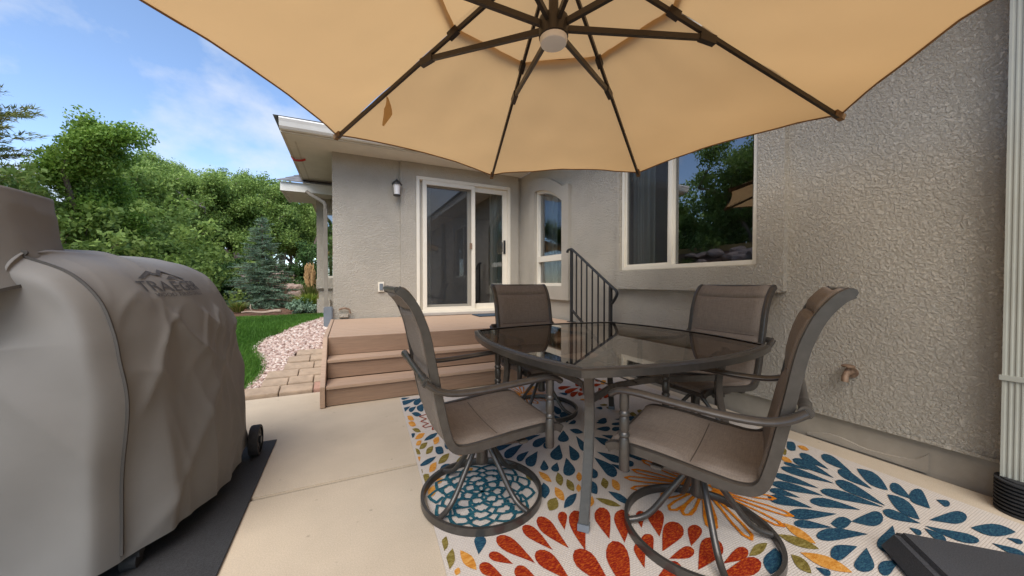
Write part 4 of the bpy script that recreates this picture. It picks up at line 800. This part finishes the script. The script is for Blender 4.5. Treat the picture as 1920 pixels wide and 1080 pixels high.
lay_text('TRAEGER', uL, du, sL - ds_ * .17, sR, 'printed_lettering'); lay_text('WOOD FIRED GRILLS', uL - .017, .011, sL - ds_ * .02, sR - ds_ * .02, 'printed_lettering')
mk = MB(); c0 = sL - .02
for (pts) in ([(0, 0), (.30, .75), (.42, .5), (.55, 1), (1, 0), (.9, 0), (.57, .72), (.44, .25), (.32, .5), (.1, 0)], [(.5, -.02), (.62, .32), (.70, .18), (.80, .0), (.72, 0), (.66, .1), (.6, 0)]):
    q = [cover(c0 + (sR - sL) * .85 * a, uL + du * 1.2 + .040 * b) + Vector((.003, -.001, .004)) for a, b in pts]; mk.add(q, [tuple(range(len(q)))])
mk.build('printed_emblem', M['print'], gr)
gm = MB(); gm.box((-1.75, 1.15, .004), (-.425, 2.755, .010)); gm = gm.build('grill_mat', M['mat'], bevel=.002); gm['label'] = 'black rubber floor mat under the covered grill'; gm['category'] = 'mat'

# ------------------------------------------------------------------ vegetation
BARK = mat('bark', (.16, .12, .09), .9, var=.3, vs=14, bump=.8, bs=40, bd=.01, stretch=(3, 3, 1)); BARKP = mat('pale_bark', (.30, .25, .20), .9, var=.3, vs=14, bump=.8, bs=40, bd=.01)
LEAF = [tonemat('oak_leaf', [(.09, .15, .035), (.185, .28, .06), (.30, .42, .10), (.44, .56, .17)], .55, .35), tonemat('bright_leaf', [(.09, .17, .024), (.18, .31, .045), (.29, .44, .075), (.43, .56, .13)], .5, .38),
        tonemat('spruce_needle', [(.07, .125, .075), (.14, .23, .145), (.24, .35, .235), (.34, .46, .33)], .7, .1), tonemat('pine_needle', [(.05, .08, .025), (.12, .16, .04), (.24, .24, .07), (.36, .31, .11)], .7, .15), tonemat('juniper_leaf', [(.025, .06, .02), (.055, .12, .03), (.11, .2, .05)], .7, .2)]
def leaf_cloud(cent, rad, per, size, rs, droop=.25):
    n = len(cent) * per; c = np.repeat(np.asarray(cent), per, 0); rd = np.repeat(np.asarray(rad), per)[:, None]
    d = rs.standard_normal((n, 3)); d /= np.linalg.norm(d, axis=1)[:, None]; p = c + d * rd * (rs.random((n, 1)) ** .5) * [1, 1, .75]
    ax = rs.standard_normal((n, 3)); ax[:, 2] -= droop; ax /= np.linalg.norm(ax, axis=1)[:, None]; b = np.cross(ax, rs.standard_normal((n, 3))); b /= np.linalg.norm(b, axis=1)[:, None]
    s = size * (.6 + .8 * rs.random((n, 1))); nn = np.cross(ax, b) * s * .12
    V = np.stack([p - ax * s * .5, p + b * s * .32 + nn, p + ax * s * .55, p - b * s * .32 + nn], 1).reshape(-1, 3)
    tone = np.clip(np.repeat(rs.random(len(cent)), per) * .55 + rs.random(n) * .45, 0, 1); return V, np.arange(n * 4).reshape(-1, 4), tone
def tree_parts(seed, H, rx, base, stems, nl, size, clus=.33):
    rs = np.random.default_rng(seed); wood = MB(); cents = []
    def limb(p, d, ln, r, lv):
        pts = [p]; q = p.copy(); dd = d.copy()
        for i in range(6):
            dd = (dd + Vector(rs.normal(0, .16, 3)) + Vector((0, 0, .05))).normalized(); q = q + dd * ln / 6; pts.append(q.copy())
        wood.tube(pts, r, 7 if lv < 2 else 4, scale=[1 - .11 * i for i in range(7)])
        if lv >= 1:
            for i in range(2 if lv == 1 else 0, 7): cents.append(tuple(pts[i]))
        if lv < 2:
            for k in range(7 if lv == 0 else 4):
                i = int(rs.integers(2 if lv == 0 else 1, 7)); a = rs.random() * 6.28; e = Vector((math.cos(a), math.sin(a), rs.uniform(.0, .8))).normalized(); limb(pts[i].copy(), (e + dd * .35).normalized(), (rx * .85 if lv == 0 else ln * .6) * rs.uniform(.7, 1.1), r * .45, lv + 1)
    for s in range(stems):
        a = 6.28 * s / stems; limb(Vector((.25 * math.cos(a) * (stems > 1), .25 * math.sin(a) * (stems > 1), -.1)), Vector((.18 * math.cos(a), .18 * math.sin(a), 1)).normalized(), H * .82, .05 + .012 * H, 0)
    c = [q for q in cents if q[2] > base]; zs = max(q[2] for q in c); per = max(3, nl // len(c))
    return wood, leaf_cloud(c, rs.uniform(.6, 1.25, len(c)) * clus, per, size, rs)
def make_tree(name, label, cat, loc, parts, bark, leafm, group=None):
    t = thing(name, label, cat, loc, 0, group); wood, (V, F, tn) = parts; wood.build('trunk', bark, t, smooth='all'); o = bulk('crown', V, F, leafm, attr=tn); o.parent = t; return t
pA = tree_parts(11, 4.0, 1.5, 1.25, 3, 42000, .085, .42); pB = tree_parts(23, 3.7, 1.6, 1.15, 4, 44000, .085, .42); pC = tree_parts(41, 3.7, 1.05, .3, 1, 52000, .062, .36)
def gz(p): return (p.x, p.y, ground(p.x, p.y))
oakL = 'scrubby green oak tree in the thicket behind the lawn'; og = 'oak thicket behind the lawn'
def top_scale(parts, p, d, ytop):                      # natural height of the mesh against the height the tree shows
    return (CAMH + (HY - ytop) * d / FPX - ground(p.x, p.y)) / (float(parts[1][0][:, 2].max()) - .1)
oa = make_tree('oak_tree', oakL, 'tree', gz(atd(300, 10.5)), pA, BARK, LEAF[0], og); ob_ = make_tree('oak_tree', oakL, 'tree', gz(atd(400, 12)), pB, BARKP, LEAF[0], og)
oa.scale = (top_scale(pA, atd(300, 10.5), 10.5, 298),) * 3; ob_.scale = (top_scale(pB, atd(400, 12), 12, 318),) * 3
for (src, px, d, rz, yt) in ((oa, 350, 13.5, 1, 300), (ob_, 235, 11.5, 2, 292), (oa, 455, 12.5, 3.3, 332), (ob_, 515, 13, 4.2, 345), (oa, 575, 13.5, 5.1, 372), (ob_, 330, 16, .4, 303), (oa, 480, 17, 2.2, 338), (ob_, 560, 17, 2.9, 362), (oa, 160, 13, 3.9, 300), (ob_, 60, 12, 5.5, 325), (ob_, 625, 16, 1.3, 380), (oa, 420, 19, 2.7, 322), (ob_, 250, 18, 3.1, 300)):
    p = atd(px, d); dup(src, gz(p), rz, None, top_scale(pA if src is oa else pB, p, d, yt))
make_tree('young_tree', 'bright green young leafy tree rising behind the covered grill', 'tree', gz(atd(160, 7.0)), pC, BARK, LEAF[1]).scale = (top_scale(pC, atd(160, 7.0), 7.0, 228),) * 3
sl2 = 'leafy shade tree on the slope around the patio'
for (src, x, y, rz, sc) in ((oa, -7.5, 5.2, 1, 1.1), (ob_, -8.4, 7.9, 2, 1.15), (oa, -10, 3, 4, 1.3), (ob_, -8.2, .5, 5, 1.1), (ob_, -3.0, -9, 1, 1.2), (oa, .8, -11, 2, 1.3), (ob_, 4.5, -10, 3, 1.2), (oa, -7, -6, 5, 1.2)):
    t = dup(src, (x, y, ground(x, y)), rz, sl2, sc); t['group'] = 'trees on the slope around the patio'
# conifers
def conifer(name, label, loc, Hh, rb, tiers, leafm, nlen, dens, seed, gap=.0, droop=-.1):
    rs = np.random.default_rng(seed); t = thing(name, label, 'tree', loc); tr_ = MB(); tr_.tube([(0, 0, -.1), (.02, 0, Hh * .5), (0, 0, Hh * .98)], .028 * Hh, 8, scale=[1, .6, .1]); P = []; D = []
    for i in range(tiers):
        f = i / tiers; z = Hh * (.05 + gap + (.95 - gap) * f); ln = rb * (1 - f) ** .85 * rs.uniform(.8, 1.12) + .04; nb_ = max(4, int(9 * (1 - f) + 4))
        for k in range(nb_):
            a = rs.random() * 6.28; l = ln * rs.uniform(.5, 1.2); e = np.array([math.cos(a), math.sin(a), droop + .45 * f]); q = np.array([0, 0, z]); sd_ = np.array([-e[1], e[0], 0])
            tr_.tube([tuple(q), tuple(q + e * l)], .010, 4, scale=[1, .3])
            m_ = max(4, int(l * dens))
            for j in range(m_):
                g = .15 + .85 * (j + rs.random()) / m_; w_ = (rs.random() - .5) * l * .75 * (1.15 - g); b = q + e * l * g + sd_ * w_ + np.array([0, 0, -.10 * abs(w_) + .06 * l * g * g]); P.append(b); d = e * .8 + sd_ * np.sign(w_) * .6; D.append(d / np.linalg.norm(d))
    P = np.array(P); D = np.array(D); per = 9; n = len(P) * per; c = np.repeat(P, per, 0); dd = np.repeat(D, per, 0) + rs.normal(0, .55, (n, 3)); dd[:, 2] += .15; dd /= np.linalg.norm(dd, axis=1)[:, None]; b = np.cross(dd, rs.standard_normal((n, 3))); b /= np.linalg.norm(b, axis=1)[:, None]; s = nlen * (.7 + .6 * rs.random((n, 1))); c = c + np.repeat(D, per, 0) * (rs.random((n, 1)) - .5) * nlen * 2
    V = np.stack([c - b * s * .09, c + b * s * .09, c + dd * s], 1).reshape(-1, 3); tn = np.clip(np.repeat(rs.random(len(P)), per) * .5 + rs.random(n) * .5, 0, 1)
    tr_.build('trunk', BARK, t, smooth='all'); o = bulk('crown', V, np.arange(n * 3).reshape(-1, 3), leafm, attr=tn); o.parent = t; return t
sp0 = atd(492, 8.4); conifer('spruce_tree', 'small blue green spruce growing at the lawn edge', gz(sp0), 2.15, .72, 44, LEAF[2], .055, 34, 5, 0, -.22)
pn = atd(-95, 11); conifer('pine_tree', 'tall open pine with golden green needle tufts beyond the grill', gz(pn), 5.6, 2.5, 14, LEAF[3], .17, 14, 9, .12, .12)
def shrub(name, label, cat, loc, r, hgt, n, size, leafm, seed, up=.0):
    rs = np.random.default_rng(seed); t = thing(name, label, cat, loc); c = [(x * r, y * r, abs(z) * hgt) for x, y, z in rs.normal(0, .45, (60, 3))]; st = MB()
    for k in range(8): st.tube([(0, 0, 0), c[k]], .012, 5, scale=[1, .4])
    st.build('stem', BARK, t); V, F, tn = leaf_cloud(c, np.full(60, r * .35), n // 60, size, rs, -up); o = bulk('foliage', V, F, leafm, attr=tn); o.parent = t
shrub('juniper_bush', 'dark green juniper bush beside the spruce', 'bush', gz(atd(432, 8.6)), .38, .95, 7000, .05, LEAF[4], 1)
shrub('sage_shrub', 'low grey green shrub at the mulch bed front', 'bush', gz(atd(566, 7.0)), .24, .22, 4000, .035, LEAF[2], 2); shrub('leafy_bush', 'dense dark green bush below the thin pale trunks', 'bush', gz(atd(578, 11)), .6, 1.2, 8000, .06, LEAF[4], 3)
shrub('leafy_bush', 'rounded green bush in front of the oak thicket', 'bush', gz(atd(380, 10)), .7, 1.2, 8000, .07, LEAF[0], 4); shrub('leafy_bush', 'low green bush left of the spruce trunk', 'bush', gz(atd(465, 11.5)), .8, 1.1, 8000, .07, LEAF[0], 6)
def blades(name, label, loc, n, hgt, spread, wd, stops, seed, plume=None):
    rs = np.random.default_rng(seed); V = []; tn = []
    for i in range(n):
        a = rs.random() * 6.28; r = spread * rs.random(); l = hgt * rs.uniform(.6, 1.1); b = np.array([.4 * r * math.cos(a), .4 * r * math.sin(a), 0]); m_ = b + np.array([.3 * r * math.cos(a), .3 * r * math.sin(a), l * .6]); e = b + np.array([r * math.cos(a), r * math.sin(a), l]); s = np.array([-math.sin(a), math.cos(a), 0]) * wd
        V += [b - s, b + s, m_ + s, m_ - s, m_ - s, m_ + s, e + s * .1, e - s * .1]; tn += [rs.random()] * 2
    t = thing(name, label, 'plant', loc); o = bulk('leaves', V, np.arange(len(V)).reshape(-1, 4), tonemat(name, stops, .6, .3), attr=tn); o.parent = t
    if plume:
        V = []; 
        for i in range(60):
            a = rs.random() * 6.28; r = spread * .45 * rs.random(); e = np.array([r * math.cos(a), r * math.sin(a), plume * rs.uniform(.8, 1.05)])
            for k in range(14): p = e + rs.normal(0, .012, 3) - [0, 0, .022 * k]; V += [p, p + [.012, 0, .01], p + [.012, 0, .05], p + [0, .004, .05]]
        o = bulk('plume', V, np.arange(len(V)).reshape(-1, 4), mat('seed_plume', (.50, .30, .13), .8, var=.3, vs=40)); o.parent = t
blades('reed_grass', 'tall feather grass with tan plumes near the house corner', gz(atd(581, 8.0)), 500, .55, .22, .006, [(.07, .12, .02), (.16, .22, .05), (.30, .28, .09)], 1, .95)
blades('daylily_clump', 'yellow green strappy plant below the feather grass', gz(atd(577, 7.3)), 420, .34, .30, .012, [(.10, .18, .02), (.22, .32, .04), (.36, .42, .08)], 2); blades('daylily_clump', 'low yellow green tuft beside the covered grill edge', gz(atd(446, 6.9)), 200, .2, .2, .008, [(.08, .14, .02), (.2, .26, .05), (.34, .3, .1)], 4)
bs = [o for o in C.objects if o.name == 'leafy_bush.001'][0]
for i, (x, y, sc) in enumerate(((-4.6, 9.5, 1.3), (-3.6, 11.2, 1.4), (-7.6, 10.6, 1.6), (-8.0, 9.0, 2.2), (-8.6, 11.5, 2.3), (-4.6, 12.6, 1.6), (-3.3, 9.9, 1.1), (-.2, 13.6, 1.3))):
    t = dup(bs, (x, y, ground(x, y)), i * 1.3, 'leafy green undergrowth bush among the oak trunks', sc); t['group'] = 'undergrowth bushes among the oaks'
# rocks, branch
rk = mat('sandstone', (.40, .29, .235), .9, var=.22, vs=5, bump=.6, bs=22, bd=.02)
def rockmesh(seed):
    bm = bmesh.new(); bmesh.ops.create_icosphere(bm, subdivisions=2, radius=1)
    for v in bm.verts:
        k = 1 + .35 * noise.noise(v.co * 1.3 + Vector((seed * 7, 0, 0))); v.co = Vector((v.co.x * k, v.co.y * k * .8, v.co.z * k * .55)); v.co.z = max(v.co.z, -.4)
    me = bpy.data.meshes.new('rock'); bm.to_mesh(me); bm.free(); me.materials.append(rk); return me
rm = [rockmesh(i) for i in range(5)]; RL = {0: 'pale pink sandstone rock in the bank right of the spruce', 1: 'pale pink sandstone rock in the bank left of the spruce', 2: 'sandstone boulder on the slope beyond the grill'}
def rock(p, s, g):
    o = bpy.data.objects.new('rock', random.choice(rm)); C.objects.link(o); o.location = (p[0], p[1], p[2] + s * .12); o.scale = (s, s, s * random.uniform(.8, 1.1)); o.rotation_euler = (random.uniform(-.2, .2), random.uniform(-.2, .2), random.random() * 6.28); o['label'] = RL[g]; o['category'] = 'rock'; o['group'] = RL[g].replace('rock', 'rocks').replace('boulder', 'boulders')
for i in range(34): rock(gz(atd(random.uniform(518, 574), random.uniform(9.6, 12.6))), random.uniform(.12, .26), 0)
for i in range(22): rock(gz(atd(random.uniform(415, 470), random.uniform(10.2, 12.8))), random.uniform(.12, .28), 1)
for i in range(40): x = random.uniform(-6.0, -4.4); y = random.uniform(4.8, 10.5); rock((x, y, ground(x, y)), random.uniform(.2, .42), 2)
a, b = march(452, 589), march(527, 587); mb = MB(); mb.tube([a.lerp(b, t) + Vector((0, 0, .03 + .012 * math.sin(t * 9))) for t in [i / 14 for i in range(15)]], .026, 8, scale=[.5 + .06 * i for i in range(15)]); q = a.lerp(b, .28); mb.tube([q + Vector((0, 0, .03)), q + Vector((-.05, .04, .12)), q + Vector((-.04, .05, .18))], .014, 6, scale=[1, .7, .4])
o = mb.build('fallen_branch', mat('dry_wood', (.38, .29, .22), .9, var=.2, vs=20), smooth='all'); o['label'] = 'bare grey fallen branch lying on the mulch by the spruce'; o['category'] = 'branch'
o = MB().box((-6.66, 3.6, 2.18), (-6.44, 11.2, 2.40)).build('landscape_timber', mat('yellow_timber', (.48, .30, .10), .8, var=.15, vs=8), bevel=.02); o['label'] = 'long yellow landscape timber above the boulder slope'; o['category'] = 'timber'
